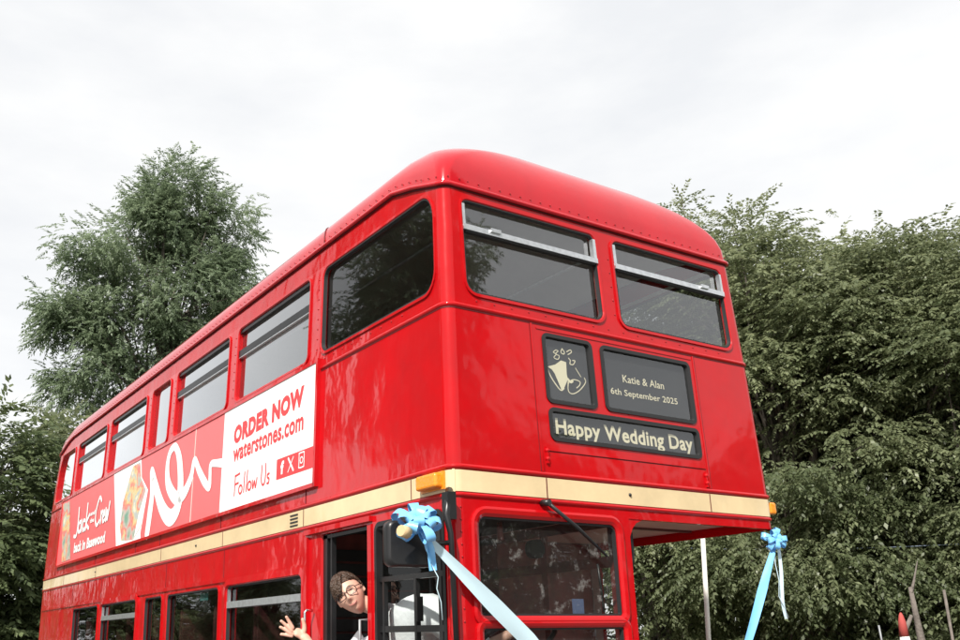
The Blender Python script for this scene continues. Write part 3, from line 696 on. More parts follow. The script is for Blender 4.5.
hw2([(1.80, 2.78), (1.72, 2.69)], .017); hw2([(1.725, 2.78), (1.80, 2.69)], .008)
sq = [(1.64, 2.70), (1.64, 2.775), (1.635, 2.785), (1.575, 2.785), (1.568, 2.775), (1.568, 2.70), (1.575, 2.69), (1.635, 2.69), (1.64, 2.70)]
hw2(sq, .009); hw2([(1.604+.02*math.cos(t), 2.737+.02*math.sin(t)) for t in np.linspace(0, 6.3, 9)], .008)
mb.build('white_symbols', M['ad_white'], poster); mb = MB()
# hand-drawn title
def hl(x0, sx, z0, sz, glyphs, w2):
    for g in glyphs:
        for st in g: hw2([(x0-px*sx, z0+pz*sz) for px, pz in st], w2)
hl(7.52, 1.36, 2.87, .30, [
    [[(.09, .95), (.10, .2), (.07, -.1), (.0, -.08)]], [o_(.17, .2, .045, .2), [(.215, .42), (.225, .0)]], [[(.33, .35), (.28, .38), (.265, .15), (.30, .0), (.34, .06)]], [[(.375, .95), (.37, .0)], [(.46, .5), (.38, .22), (.47, .0)]]], .042)
mb.build('white_lettering', M['ad_white'], poster); mb = MB()
hl(7.52, 1.36, 2.87, .30, [
    [[(.80, .82), (.74, .98), (.67, .6), (.665, .2), (.72, -.02), (.79, .12)]], [[(.82, .42), (.825, .02)], [(.825, .3), (.86, .42)]], [[(.88, .2), (.925, .26), (.905, .4), (.875, .2), (.90, .02), (.94, .08)]], [[(.955, .45), (.975, .02), (.995, .36), (1.015, .04), (1.05, .62)]]], .038)
mb.build('white_lettering', M['ad_white'], poster); mb = MB()
text_mesh(mb, 'and', AD, (6.86, 6.66, 3.0, 3.05), -.006, .04); mb.build('white_lettering', M['ad_white'], poster); mb = MB(); text_mesh(mb, 'the', AD, (6.84, 6.68, 2.92, 2.97), -.006, .04)
mb.build('white_lettering', M['ad_white'], poster); mb = MB()
text_mesh(mb, 'back in Basewood', AD, (7.46, 6.16, 2.645, 2.765), -.006, .04)
mb.build('white_lettering', M['ad_white'], poster)
mb = MB(); bar(mb, AD, (3.62, AZ0), (3.62, AZ1), .004, -.0045, .001); bar(mb, AD, (5.17, 2.58), (4.93, 2.70), .012, -.0045, .001); mb.build('poster_join', M['lining'], poster)

# ---------------- small fittings
mb = MB(); mb.box((-1.245, .15, 2.375), (.07, .18, .075)); ind = mb.build('indicator_lamp', M['amber'], bus)
md = ind.modifiers.new('b', 'BEVEL'); md.width = .014; md.segments = 3
mb = MB(); mb.box((-1.222, .15, 2.375), (.03, .2, .09)); mb.build('lamp_base', M['amber'], ind)
mb = MB(); mb.box((1.245, .06, 2.375), (.06, .1, .075)); i2 = mb.build('indicator_lamp', M['amber'], bus); md = i2.modifiers.new('b', 'BEVEL'); md.width = .014; md.segments = 3
mb = MB(); bar(mb, corner(-1), (.55, ZB+.001), (.55, ZT-.001), .12, -.009, -.004); mb.build('corner_plate', M['cream'], bus)
mb = MB(); mb.tube([(-.645, -.035, 2.285), (-.46, -.045, 2.165), (-.273, -.03, 2.044)], [.012, .011, .006], 6); mb.tube([(-.66, .0, 2.29), (-.645, -.05, 2.285)], .018, 8); wip = mb.build('wiper_arm', M['black'], bus)
mb = MB(); mb.tube([(-.50, -.028, 2.20), (-.25, -.024, 2.03)], .007, 6); mb.build('wiper_blade', M['rubber'], wip)
# mirror on its arm at the driver's corner
mb = MB(); mb.tube([(-1.225, .02, 2.32), (-1.27, -.03, 2.25), (-1.29, -.04, 2.19), (-1.27, -.045, 2.10), (-1.245, -.03, 1.55)], [.020, .020, .017, .014, .014], 8)
mb.box((-1.26, -.025, 2.235), (.05, .05, .13)); mb.tube([(-1.265, -.045, 2.06), (-1.40, .05, 2.05)], .012, 8); ma = mb.build('mirror_arm', M['black'], bus)
def rounded_slab(mb, c, w_, h_, t_, r_, ax, az, an):
    p = rrect((-w_/2, w_/2, -h_/2, h_/2), r_)[0]; rows = []
    for s, dd in ((.88, -.5), (.97, -.38), (1, -.15), (1, .3), (.96, .5)):
        rows.append([Vector(c)+ax*(u*s)+az*(v*s)+an*(dd*t_) for u, v in p])
    mb.grid(rows, True, True); n = len(p); mb.add(rows[0], [tuple(range(n))]); mb.add(rows[-1], [tuple(range(n))[::-1]])
mb = MB(); ax = Vector((1, -.12, 0)).normalized(); an = Vector((.12, 1, 0)).normalized()
rounded_slab(mb, (-1.44, .06, 2.055), .245, .215, .07, .035, ax, Vector((0, 0, 1)), an); mb.build('mirror_housing', M['black'], ma)
mb = MB(); mb.box((-1.44, .099, 2.055), (.2, .004, .18)); mb.build('mirror_glass', M['chrome'], ma)
mb = MB(); mb.tube([(.08, .14, 2.25), (.13, .16, 2.18), (.13, .16, 2.06), (.07, .12, 1.98)], .013, 8); mb.build('grab_rail', M['black'], bus)
# inside the cab: wheel, driver's seat, window sticker, fire handle, horn
mb = MB(); cw = Vector((-.62, .33, 1.60)); tl = Matrix.Rotation(R(-32), 3, 'X')
mb.tube([cw+tl @ Vector((.235*math.cos(t), .235*math.sin(t), 0)) for t in np.linspace(0, 2*math.pi, 33)], .014, 8, caps=False)
for t in (.3, 2.4, 4.5): mb.tube([cw, cw+tl @ Vector((.23*math.cos(t), .23*math.sin(t), 0))], .010, 6)
mb.tube([cw, cw+Vector((0, -.25, -.45))], .025, 8); mb.build('steering_wheel', M['black'], bus)
mb = MB(); mb.box((-.62, .95, 1.12), (.5, .46, .12)); mb.box((-.62, 1.22, 1.40), (.48, .1, .5)); mb.build('driver_seat', M['cabdark'], bus)
mb = MB(); mb.box((-.40, .06, 1.775), (.07, .012, .075)); mb.build('permit_card', M['permit'], bus)
mb = MB(); mb.tube([(-.86, .1, 2.19), (-.86, .1, 2.10)], [.014, .018], 8); mb.build('pull_handle', M['cabred'], bus)
mb = MB(); mb.tube([(-.23, .55, 2.12), (-.23, .6, 2.12)], .055, 16); mb.build('cab_fan', M['black'], bus)
mb = MB(); mb.tube([(-.16, .12, 1.75), (-.20, .10, 2.0)], .007, 6); mb.tube([(-.75, .9, 1.4), (-.75, .9, 2.27)], .013, 6); mb.build('cab_rod', M['black'], bus)
mb = MB(); mb.box(OFF(3.4, 1.97, .04), (.004, .17, .055)); mb.build('window_sticker', M['teal'], bus)

# ================================================================== RIBBONS
def ribbon_strip(mb, pts, w_, side_v, twist=0, sag=0):
    pts = [Vector(p) for p in pts]; rows = []
    n = 28
    for i in range(n+1):
        t = i/n; k = t*(len(pts)-1); j = min(int(k), len(pts)-2); p = pts[j].lerp(pts[j+1], k-j); p = p-Vector((0, 0, sag*math.sin(math.pi*t)))
        d = (pts[j+1]-pts[j]).normalized(); s = Matrix.Rotation(twist*t, 3, d) @ side_v; s = (s-d*s.dot(d)).normalized()
        ww = w_[0] if isinstance(w_, tuple) and t < .03 else (w_ if not isinstance(w_, tuple) else lerp(w_[0], w_[1], min(1, t*3)))
        e = d.cross(s)*.004*math.sin(t*9)
        rows.append([p-s*ww/2+e, p-s*ww/6-e*.5, p+s*ww/6-e*.5, p+s*ww/2+e])
    mb.grid(rows, True)
def bow(name, label, c, axis, size, seed, loops):
    """pull bow: a rosette of satin loops round a knot"""
    rr = random.Random(seed)
    root = empty(name, c, label=label, cat='bow', group='blue ribbon bows on the bus front'); c = Vector((0, 0, 0))
    axis = Vector(axis).normalized(); a = axis.orthogonal().normalized(); b = axis.cross(a)
    for k in range(loops):
        t = 2*math.pi*k/loops*1.0+rr.uniform(-.12, .12); ring_ = k % 3
        el = [.15, .6, 1.0][ring_]; out = (a*math.cos(t)+b*math.sin(t))*math.cos(el)+axis*math.sin(el)
        sd = axis.cross(out).normalized(); nn = out.cross(sd); l = size*[1, .9, .7][ring_]*rr.uniform(.9, 1.1); wd = size*.40
        rows = []
        for q in range(17):
            s = q/16*2*math.pi
            rad = (1-math.cos(s))/2*l; hgt = math.sin(s)*l*.30*(1 if s < math.pi else 1)
            ctr = c+out*rad+nn*hgt; ww = wd*lerp(.25, 1, (1-math.cos(s))/2)
            rows.append([ctr-sd*ww/2, ctr+nn*.003, ctr+sd*ww/2])
        mb = MB(); mb.grid(rows, True); mb.build('ribbon_loop', M['ribbon'], root)
    mb = MB(); mb.ball(c, size*.26, 10, 8); mb.build('knot', M['ribbon'], root)
    return root
b1 = bow('ribbon_bow', 'pale blue ribbon bow tied over the black mirror with a long ribbon across the cab', (-1.455, -.04, 2.125), (-.35, -.62, .7), .125, 3, 15)
lc = Vector(b1.location)
mb = MB(); ribbon_strip(mb, [Vector((.02, -.01, -.03)), Vector((-.862, -.08, 1.613))-lc, Vector((-.45, -.12, 1.14))-lc], (.03, .078), Vector((.75, -.2, .62)), .5); mb.build('ribbon_strip', M['ribbon_pale'], b1)
mb = MB(); ribbon_strip(mb, [(.02, -.02, -.02), (.05, -.03, -.10), (.062, -.03, -.20)], .036, Vector((1, -.3, .1)), .6); mb.build('ribbon_tail', M['ribbon'], b1)
mb = MB(); ribbon_strip(mb, [(.0, -.03, -.02), (.03, -.03, -.10), (.035, -.05, -.17)], .03, Vector((1, .3, .1)), -.7); mb.build('ribbon_tail', M['ribbon'], b1)
mb = MB(); mb.tube([(.05, -.03, -.17), (.085, -.035, -.23), (.075, -.035, -.28), (.10, -.03, -.34), (.105, -.03, -.42)], .0025, 5); mb.build('curling_string', M['ribbon_pale'], b1)
mb = MB(); mb.tube([(-.085, -.045, -.035), (-.13, -.06, -.03)], [.030, .026], 10); mb.build('gift_spool', M['ribbon_core'], b1)
b2 = bow('ribbon_bow', 'small blue ribbon bow hanging at the far lower corner of the upper deck', (1.115, -.055, 2.165), (-.35, -.85, .2), .082, 9, 11)
lc = Vector(b2.location)
mb = MB(); ribbon_strip(mb, [Vector((-.0, .0, -.03)), Vector((.93, -.08, 1.91))-lc, Vector((.68, -.10, 1.56))-lc, Vector((.55, -.12, 1.2))-lc], (.025, .055), Vector((.8, -.3, .5)), 1.3, .02); mb.build('ribbon_strip', M['ribbon'], b2)
mb = MB(); ribbon_strip(mb, [(.02, -.01, -.03), (.015, -.01, -.2), (-.01, -.01, -.36), (.01, -.01, -.46)], .020, Vector((.9, -.3, .3)), 1.2); mb.build('ribbon_tail', M['ribbon_pale'], b2)
mb = MB(); mb.tube([(0, 0, -.03), (-.03, -.01, -.14), (-.015, -.01, -.24), (-.035, -.01, -.33), (.03, -.01, -.45)], .0025, 5); mb.build('curling_string', M['ribbon_pale'], b2)
mb = MB(); mb.tube([(1.19, -.0, 2.245), (1.12, -.045, 2.19)], .006, 5); mb.build('tie', M['black'], bus)

# ================================================================== DRIVER
def skin_obj(chains, levels=2):
    """grow one tapered surface over joint chains; returns a mesh"""
    vs = []; es = []; rs = []
    for ch in chains:
        prev = None
        for item in ch:
            if isinstance(item, int): prev = item; continue
            p, r_ = item; vs.append(p); rs.append(r_)
            if prev is not None: es.append((prev, len(vs)-1))
            prev = len(vs)-1
    me = bpy.data.meshes.new('s'); me.from_pydata([tuple(v) for v in vs], es, []); o = bpy.data.objects.new('s', me); COL.objects.link(o)
    sk = o.modifiers.new('sk', 'SKIN'); sk.use_smooth_shade = True
    ss = o.modifiers.new('ss', 'SUBSURF'); ss.levels = levels; ss.render_levels = levels
    if not me.skin_vertices: return None
    for i, r_ in enumerate(rs):
        d = me.skin_vertices[0].data[i]; d.radius = (r_, r_) if not isinstance(r_, tuple) else r_
    me.skin_vertices[0].data[0].use_root = True
    dg = bpy.context.evaluated_depsgraph_get(); out = bpy.data.meshes.new_from_object(o.evaluated_get(dg))
    V = [v.co.copy() for v in out.vertices]; Fc = [tuple(p.vertices) for p in out.polygons]
    bpy.data.objects.remove(o); bpy.data.meshes.remove(out)
    return V, Fc
def ensure_skin(me):
    if not me.skin_vertices:
        b = bmesh.new(); b.from_mesh(me); b.verts.layers.skin.verify(); b.to_mesh(me); b.free()
_old = skin_obj
def skin_obj(chains, levels=2):
    vs = []; es = []; rs = []
    for ch in chains:
        prev = None
        for item in ch:
            if isinstance(item, int): prev = item; continue
            p, r_ = item; vs.append(Vector(p)); rs.append(r_)
            if prev is not None: es.append((prev, len(vs)-1))
            prev = len(vs)-1
    me = bpy.data.meshes.new('s'); me.from_pydata([tuple(v) for v in vs], es, []); ensure_skin(me)
    for i, r_ in enumerate(rs):
        d = me.skin_vertices[0].data[i]; d.radius = r_ if isinstance(r_, tuple) else (r_, r_); d.use_root = i == 0
    o = bpy.data.objects.new('s', me); COL.objects.link(o)
    sk = o.modifiers.new('sk', 'SKIN'); sk.use_smooth_shade = True
    ss = o.modifiers.new('ss', 'SUBSURF'); ss.levels = levels; ss.render_levels = levels
    dg = bpy.context.evaluated_depsgraph_get(); out = bpy.data.meshes.new_from_object(o.evaluated_get(dg))
    V = [v.co.copy() for v in out.vertices]; Fc = [tuple(p.vertices) for p in out.polygons]
    bpy.data.objects.remove(o); bpy.data.meshes.remove(out)
    return V, Fc
HC = Vector((-1.285, .905, 1.868))                   # head centre
toC = Vector((-.60, -.76, -.06)).normalized()         # face looks out towards the street
eyeline = Vector((.62, -.45, .52)); eyeline = (eyeline-toC*eyeline.dot(toC)).normalized()   # towards her left ear, head tipped over
hup = eyeline.cross(toC)
if hup.z < 0: hup = -hup
HM = Matrix((eyeline, toC, hup)).transposed()          # head frame: x her left ear, y forward, z crown
HS = 1.08
def HP(x, y, z): return HC+HM @ Vector((x, y, z))*HS
def head_mesh():
    rows = []; NV, NU = 44, 56
    for i in range(NV+1):
        a = math.pi*i/NV; row = []
        for j in range(NU):
            b = 2*math.pi*j/NU; sx, sy, sz = math.sin(a)*math.cos(b), math.sin(a)*math.sin(b), math.cos(a)
            x, y, z = sx*.072, sy*.092, sz*.112
            lo_ = max(0, -sz)                         # taper to the chin
            x *= 1-.36*lo_**1.4; y *= 1-.10*lo_
            if sy > 0: y *= 1-.14*max(0, sz)*0+0
            if sy > 0 and lo_ > .2: y += .010*lo_
            if sy < 0 and lo_ > .3: y *= 1-.35*(lo_-.3)
            f = max(0, sy)**2
            g = lambda cx, cz, wx, wz: math.exp(-((x-cx)/wx)**2-((z-cz)/wz)**2)*f
            y += .024*g(0, -.022, .010, .013)+.013*g(0, -.002, .008, .020)      # nose tip, bridge
            y += .004*g(.013, -.026, .007, .007)+.004*g(-.013, -.026, .007, .007)
            y -= .010*g(.030, .008, .016, .011)+.010*g(-.030, .008, .016, .011)  # sockets
            y += .006*g(.030, .028, .022, .008)+.006*g(-.030, .028, .022, .008)  # brow
            y += .007*g(.036, -.030, .018, .020)+.007*g(-.036, -.030, .018, .020) # cheeks
            y += .006*g(0, -.054, .022, .008)-.004*g(0, -.068, .02, .006)+.010*g(0, -.088, .018, .014)  # lips, chin
            row.append(HP(x, y, z))
        rows.append(row)
    return rows
HROWS = None
def surf(x, z):
    best = None
    for row in HROWS:
        for p in row:
            l = HM.transposed() @ (p-HC)/HS
            if l.y > 0:
                d = (l.x-x)**2+(l.z-z)**2
                if best is None or d < best[0]: best = (d, l.y)
    return best[1]
person = empty('person', (-.75, .85, 1.18), label='smiling driver with glasses and white shirt leaning from the cab and waving', cat='person')
PL = Vector(person.location)
class LMB(MB):
    def build(s, name, m, parent=None, fix=True):
        if parent is person: s.v = [tuple(Vector(v)-PL) for v in s.v]
        return MB.build(s, name, m, parent, fix)
HROWS = head_mesh(); mb = LMB(); mb.grid(HROWS, True, True)
for sg in (-1, 1):                                     # ears
    p = rrect((-.013, .013, -.028, .028), .012)[0]
    c = HP(sg*.072, -.012, -.004); e1 = (HM @ Vector((sg*.45, -.9, .1))).normalized(); e2 = (HM @ Vector((0, -.15, 1))).normalized(); e3 = e1.cross(e2)
    rows = [[c+e1*(u*s)+e2*(v*s)+e3*dd for u, v in p] for s, dd in ((.5, -.006), (1, -.004), (1.05, .002), (.9, .006), (.6, .001))]
    mb.grid(rows, True, True); mb.add(rows[0], [tuple(range(len(p)))]); mb.add(rows[-1], [tuple(range(len(p)))])
PELV = (-.70, .85, 1.22); NECK = (-1.07, .835, 1.735)
RS, LS = (-1.10, 1.00, 1.60), (-.97, .60, 1.80)
ELB, WR = (-1.30, 1.16, 1.40), (-1.375, 1.20, 1.605)
LEL, LWR = (-.84, .36, 1.56), (-.66, .26, 1.66)
ch = [[(PELV, .13), ((-.84, .83, 1.42), .12), ((-1.0, .80, 1.62), .115), (NECK, .055), ((-1.16, .865, 1.80), .048), (HC+HM @ Vector((0, -.02, -.04)), .05)],
      [2, (RS, .06), ((-1.21, 1.09, 1.49), .046), (ELB, .040), ((-1.35, 1.185, 1.51), .033), (WR, .024)],
      [2, (LS, .06), ((-.93, .46, 1.68), .048), (LEL, .040), ((-.75, .30, 1.61), .03), (LWR, .025), ((-.63, .26, 1.69), .03)],
      [0, ((-.62, .72, 1.20), .10), ((-.55, .42, 1.18), .075), ((-.55, .35, .80), .05)], [0, ((-.85, .74, 1.20), .10), ((-.82, .42, 1.18), .075), ((-.82, .35, .80), .05)]]
V, Fc = skin_obj(ch); mb.add(V, Fc, True)
# waving right hand: palm to the viewer, fingers spread up and to the rear
hr = Vector((.85, -.5266, 0)).normalized(); hu = Vector((-.12, -.2, .97)).normalized(); hn = hr.cross(hu)   # hn points away from viewer or to it
PC = Vector((-1.385, 1.345, 1.672)); WRv = Vector(WR)
def hp(u, v, n=0): return PC+hr*u+hu*v+hn*n
tips = [((-.066, .098), (-.030, .034)), ((-.098, .074), (-.038, .018)), ((-.104, .038), (-.040, .000)), ((-.100, -.006), (-.036, -.016))]
palm_ch = [[(WRv, .026), (hp(.045, -.028), (.032, .022)), (hp(.008, .0), (.039, .020)), (hp(-.020, .011), (.038, .017))]]
V, Fc = skin_obj(palm_ch); mb.add(V, Fc, True)
for (tu, tv), (bu, bv) in tips:
    pts = []
    for t, n in ((-.25, .0), (0, -.002), (.38, -.004), (.72, -.003), (1, .003)):
        pts.append((hp(lerp(bu, tu, t), lerp(bv, tv, t), n), lerp(.0125, .0090, max(0, t))))
    V, Fc = skin_obj([pts]); mb.add(V, Fc, True)
V, Fc = skin_obj([[(hp(.032, -.012), .019), (hp(.042, .020, -.006), .0155), (hp(.038, .052, -.010), .0125), (hp(.027, .084, -.008), .0095)]]); mb.add(V, Fc, True)
mb.v = [tuple(Vector(v)-PL) for v in mb.v]
pb = MB.build(mb, 'body', M['skin'], person, fix=False)
rm = pb.modifiers.new('remesh', 'REMESH'); rm.mode = 'VOXEL'; rm.voxel_size = .0034; rm.use_smooth_shade = True
smd = pb.modifiers.new('smooth', 'SMOOTH'); smd.iterations = 3; smd.factor = .5
# shirt
sh = [[(PELV, .155), ((-.84, .83, 1.42), .16), ((-.98, .79, 1.62), .17), ((-1.03, .80, 1.73), .125), ((-1.09, .838, 1.762), .066)],
      [2, ((-1.10, 1.00, 1.60), .085), ((-1.21, 1.09, 1.49), .062), (ELB, .056), ((-1.345, 1.185, 1.50), .046)],
      [2, ((-.99, .60, 1.80), .125), ((-.95, .45, 1.70), .10), (LEL, .066), ((-.77, .31, 1.60), .05)]]
mb = LMB(); V, Fc = skin_obj(sh)
V = [Vector(v)+Vector((1, 1, 1))*.010*mnoise.noise(Vector(v)*14)+Vector((1, 0, 0))*.012*mnoise.noise(Vector(v)*6+Vector((3, 0, 0))) for v in V]
mb.add(V, Fc, True); mb.build('shirt', M['white'], person, fix=False)
mb = LMB()                                             # open collar round the neck
for s0, s1 in ((-1, 1),):
    rows = []
    axn = (Vector((-1.16, .865, 1.80))-Vector(NECK)).normalized(); a_ = axn.orthogonal().normalized(); b_ = axn.cross(a_)
    for q in range(19):
        t = q/18*2*math.pi*.86+.4; d_ = a_*math.cos(t)+b_*math.sin(t)
        rows.append([Vector(NECK)+axn*.03+d_*.058, Vector(NECK)+axn*.055+d_*.066, Vector(NECK)-axn*.005+d_*.094])
    mb.grid(rows, True)
mb.build('collar', M['white'], person)
# hair: a close base and many combed locks from a side parting, fringe to her right
def hair_edge(b):
    fwd = math.sin(b); lft = math.cos(b)
    if fwd < .3: e = lerp(1.25, 2.0, min(1, (.3-fwd)/.9))
    else: e = lerp(1.25, 1.10, (fwd-.3)/.7)
    if lft < 0 and fwd > .1: e += .30*math.sin(min(1, (fwd-.1)/.9)*math.pi)**.8*(-lft)**.4
    return e
def scalp(a, b, k): return HP(math.sin(a)*math.cos(b)*.073*k, math.sin(a)*math.sin(b)*.093*k-.003, math.cos(a)*.112*k)
mb = LMB(); rows = []
for i in range(19):
    rows.append([scalp(hair_edge(2*math.pi*j/48)*.93*i/18, 2*math.pi*j/48, 1.055+.02*mnoise.noise(Vector((i*.3, j*.35, 0)))) for j in range(48)])
mb.grid(rows, True, True); hair = mb.build('hair', M['hair'], person)
md = hair.modifiers.new('s', 'SOLIDIFY'); md.thickness = .004
hr_ = random.Random(8); mb = LMB()
for q in range(260):
    b = hr_.uniform(0, 2*math.pi); e = hair_edge(b)*hr_.uniform(.86, 1.06); k0 = hr_.uniform(1.06, 1.12); dr = hr_.uniform(-.05, .05)+(.35 if math.sin(b) > .2 else 0)*(1 if math.cos(b) < .3 else -1)
    a0 = e*hr_.uniform(.05, .5); n = 8
    pts = [scalp(lerp(a0, e, t/n), b+dr*(t/n), k0-.05*abs(2*t/n-1)**2*.8) for t in range(n+1)]
    mb.tube(pts, [.0028+.0022*math.sin(math.pi*min(1, t/n+.25)) if t < n else .0006 for t in range(n+1)], 5)
for q in range(34):
    t0 = q/33; j = lambda a: hr_.uniform(-a, a)
    x0, x1 = lerp(.030, -.030, t0)+j(.006), lerp(-.012, -.058, t0)+j(.008); z1 = lerp(.040, .012, t0)+j(.010)
    yb = max(.02, surf(max(-.055, min(.05, x1)), z1))
    mb.tube([HP(x0, .045+j(.006), .104), HP(lerp(x0, x1, .3), .086+j(.003), .086), HP(lerp(x0, x1, .65), surf(lerp(x0, x1, .65), lerp(.07, z1, .5))+.010, lerp(.07, z1, .5)+.006), HP(x1, yb+.007, z1), HP(x1-.006, yb+.002, z1-.016)], [.002, .004, .0042, .003, .0006], 5)
hl_ = mb.build('hair_locks', M['hair'], person); hl_['kind'] = 'stuff'
mb = LMB(); mb.ball(HP(.01, -.105, .0), .034, 14, 10); mb.build('hair_bun', M['hair'], person)
for sg in (-1, 1):
    ey = surf(sg*.030, .006)
    mb = LMB(); mb.ball(HP(sg*.030, ey-.0055, .006), .0105, 14, 10, (1, .75, .58), HM); mb.build('eye', M['eye'], person)
    mb = LMB(); mb.ball(HP(sg*.030-.002, ey+.0015, .006), .0046, 10, 8, (1, .35, .95), HM); mb.build('iris', M['iris'], person)
    mb = LMB(); mb.tube([HP(x, surf(x, .0125)+.0004, z) for x, z in ((sg*.019, .008), (sg*.025, .0122), (sg*.031, .0132), (sg*.037, .0118), (sg*.042, .008))], [.0008, .0016, .0018, .0016, .0006], 5); mb.build('eyelid', M['brow'], person)
    mb = LMB(); mb.tube([HP(x, surf(x, z)+.0005, z) for x, z in ((sg*.013, .026), (sg*.022, .0295), (sg*.032, .030), (sg*.046, .024))], [.0016, .0024, .0022, .0008], 6); mb.build('eyebrow', M['brow'], person)
LIPX = (-.029, -.019, -.009, 0, .009, .019, .029)
for nm, dz, r_ in (('upper_lip', .0022, .0024), ('lower_lip', -.0028, .0031)):
    mb = LMB(); mb.tube([HP(x, surf(x, -.052)+.0012, -.0545+dz*(1-(abs(x)/.030)**2)+.0095*(x/.029)**2) for x in LIPX], [.0006, r_*.8, r_, r_, r_, r_*.8, .0006], 8); mb.build(nm, M['lip'], person)
mb = LMB()
for sg in (-1, 1):
    p = rrect((sg*.031-.024, sg*.031+.024, -.014, .022), .013)[0]
    pts = [HP(u, .101-abs(u)*.26, v) for u, v in p]; mb.tube(pts+[pts[0]], .0024, 6, caps=False)
    mb.tube([HP(sg*.054, .089, .012), HP(sg*.074, .05, .010), HP(sg*.079, -.01, .008)], .0022, 6)
mb.tube([HP(-.008, .1015, .010), HP(0, .105, .013), HP(.008, .1015, .010)], .0022, 6)
gl_ = mb.build('glasses', M['specs'], person)
mb = MB(); mb.tube([WRv+Vector((.028*math.cos(t), .028*math.sin(t)*.9, .006*math.cos(t)))-PL for t in np.linspace(0, 6.28, 17)], .004, 6, caps=False); mb.build('bracelet', M['chrome'], person)

# ================================================================== TREES
def spray_template(kind, rs):
    """a twig with its leaves: returns (n,4,3) leaf quads in twig space (x along the twig, z up)"""
    out = []
    if kind == 'horn': n, tl_, ll, lw, droop = 15, .62, .112, .056, .75
    elif kind == 'ash': n, tl_, ll, lw, droop = 15, .46, .125, .050, .6
    else: n, tl_, ll, lw, droop = 12, .55, .15, .075, .5
    for i in range(n):
        t = (i+.6)/n; base = np.array([t*tl_, 0, -.30*t*t*tl_*droop*2]); sg = 1 if i % 2 else -1
        d = np.array([.75, sg*.85, -droop*(.4+.9*rs.random())]); d += rs.normal(0, .22, 3)
        if i == n-1: d = np.array([1, 0, -droop])
        d /= np.linalg.norm(d); u = np.array([0, 0, 1.])+rs.normal(0, .35, 3); s = np.cross(d, u); s /= np.linalg.norm(s); nn = np.cross(s, d)
        l = ll*(.7+.5*rs.random()); w_ = lw*(.8+.4*rs.random())
        m = base+d*l*.45-nn*0.012
        out.append([base, m+s*w_/2+nn*.012, base+d*l-nn*.018, m-s*w_/2+nn*.012])
    return np.array(out)
TEMPL = {}
def templates(kind):
    if kind not in TEMPL:
        rs = np.random.default_rng({'horn': 1, 'ash': 2, 'dark': 3}[kind]); TEMPL[kind] = [spray_template(kind, rs) for _ in range(8)]
    return TEMPL[kind]
def leaf_mesh(name, pos, dirs, kind, scale, rs, m, tint):
    """sprays at pos growing along dirs"""
    T = templates(kind); quads = []; var = []
    ch = rs.integers(0, len(T), len(pos))
    for k in range(len(T)):
        idx = np.where(ch == k)[0]
        if not len(idx): continue
        t = T[k]; d = dirs[idx]; d = d/np.linalg.norm(d, axis=1, keepdims=True)
        upv = np.array([0, 0, 1.])+rs.normal(0, .22, (len(idx), 3)); s = np.cross(upv, d); s /= np.linalg.norm(s, axis=1, keepdims=True)+1e-9; z = np.cross(d, s)
        sc_ = scale*rs.uniform(.7, 1.25, len(idx))
        B = np.stack([d, s, z], 1)                        # rows
        q = np.einsum('nlj,ijk->inlk', t.reshape(-1, 4, 3).reshape(-1, 4, 3), B) if False else np.einsum('abj,ijk->iabk', t, B)
        q = q*sc_[:, None, None, None]+pos[idx][:, None, None, :]
        quads.append(q.reshape(-1, 4, 3)); v = np.clip(tint[idx][:, None]+rs.normal(0, .17, (len(idx), t.shape[0])), 0, 1); var.append(v.reshape(-1))
    Q = np.concatenate(quads); vr = np.concatenate(var); n = len(Q)
    me = bpy.data.meshes.new(name); me.vertices.add(n*4); me.vertices.foreach_set('co', Q.reshape(-1).astype(np.float32))
    me.loops.add(n*4); me.loops.foreach_set('vertex_index', np.arange(n*4, dtype=np.int32)); me.polygons.add(n)
    me.polygons.foreach_set('loop_start', np.arange(0, n*4, 4, dtype=np.int32)); me.polygons.foreach_set('loop_total', np.full(n, 4, np.int32))
    me.update(calc_edges=True)
    at = me.attributes.new('leafvar', 'FLOAT', 'FACE'); at.data.foreach_set('value', vr.astype(np.float32))
    me.materials.append(m); return me
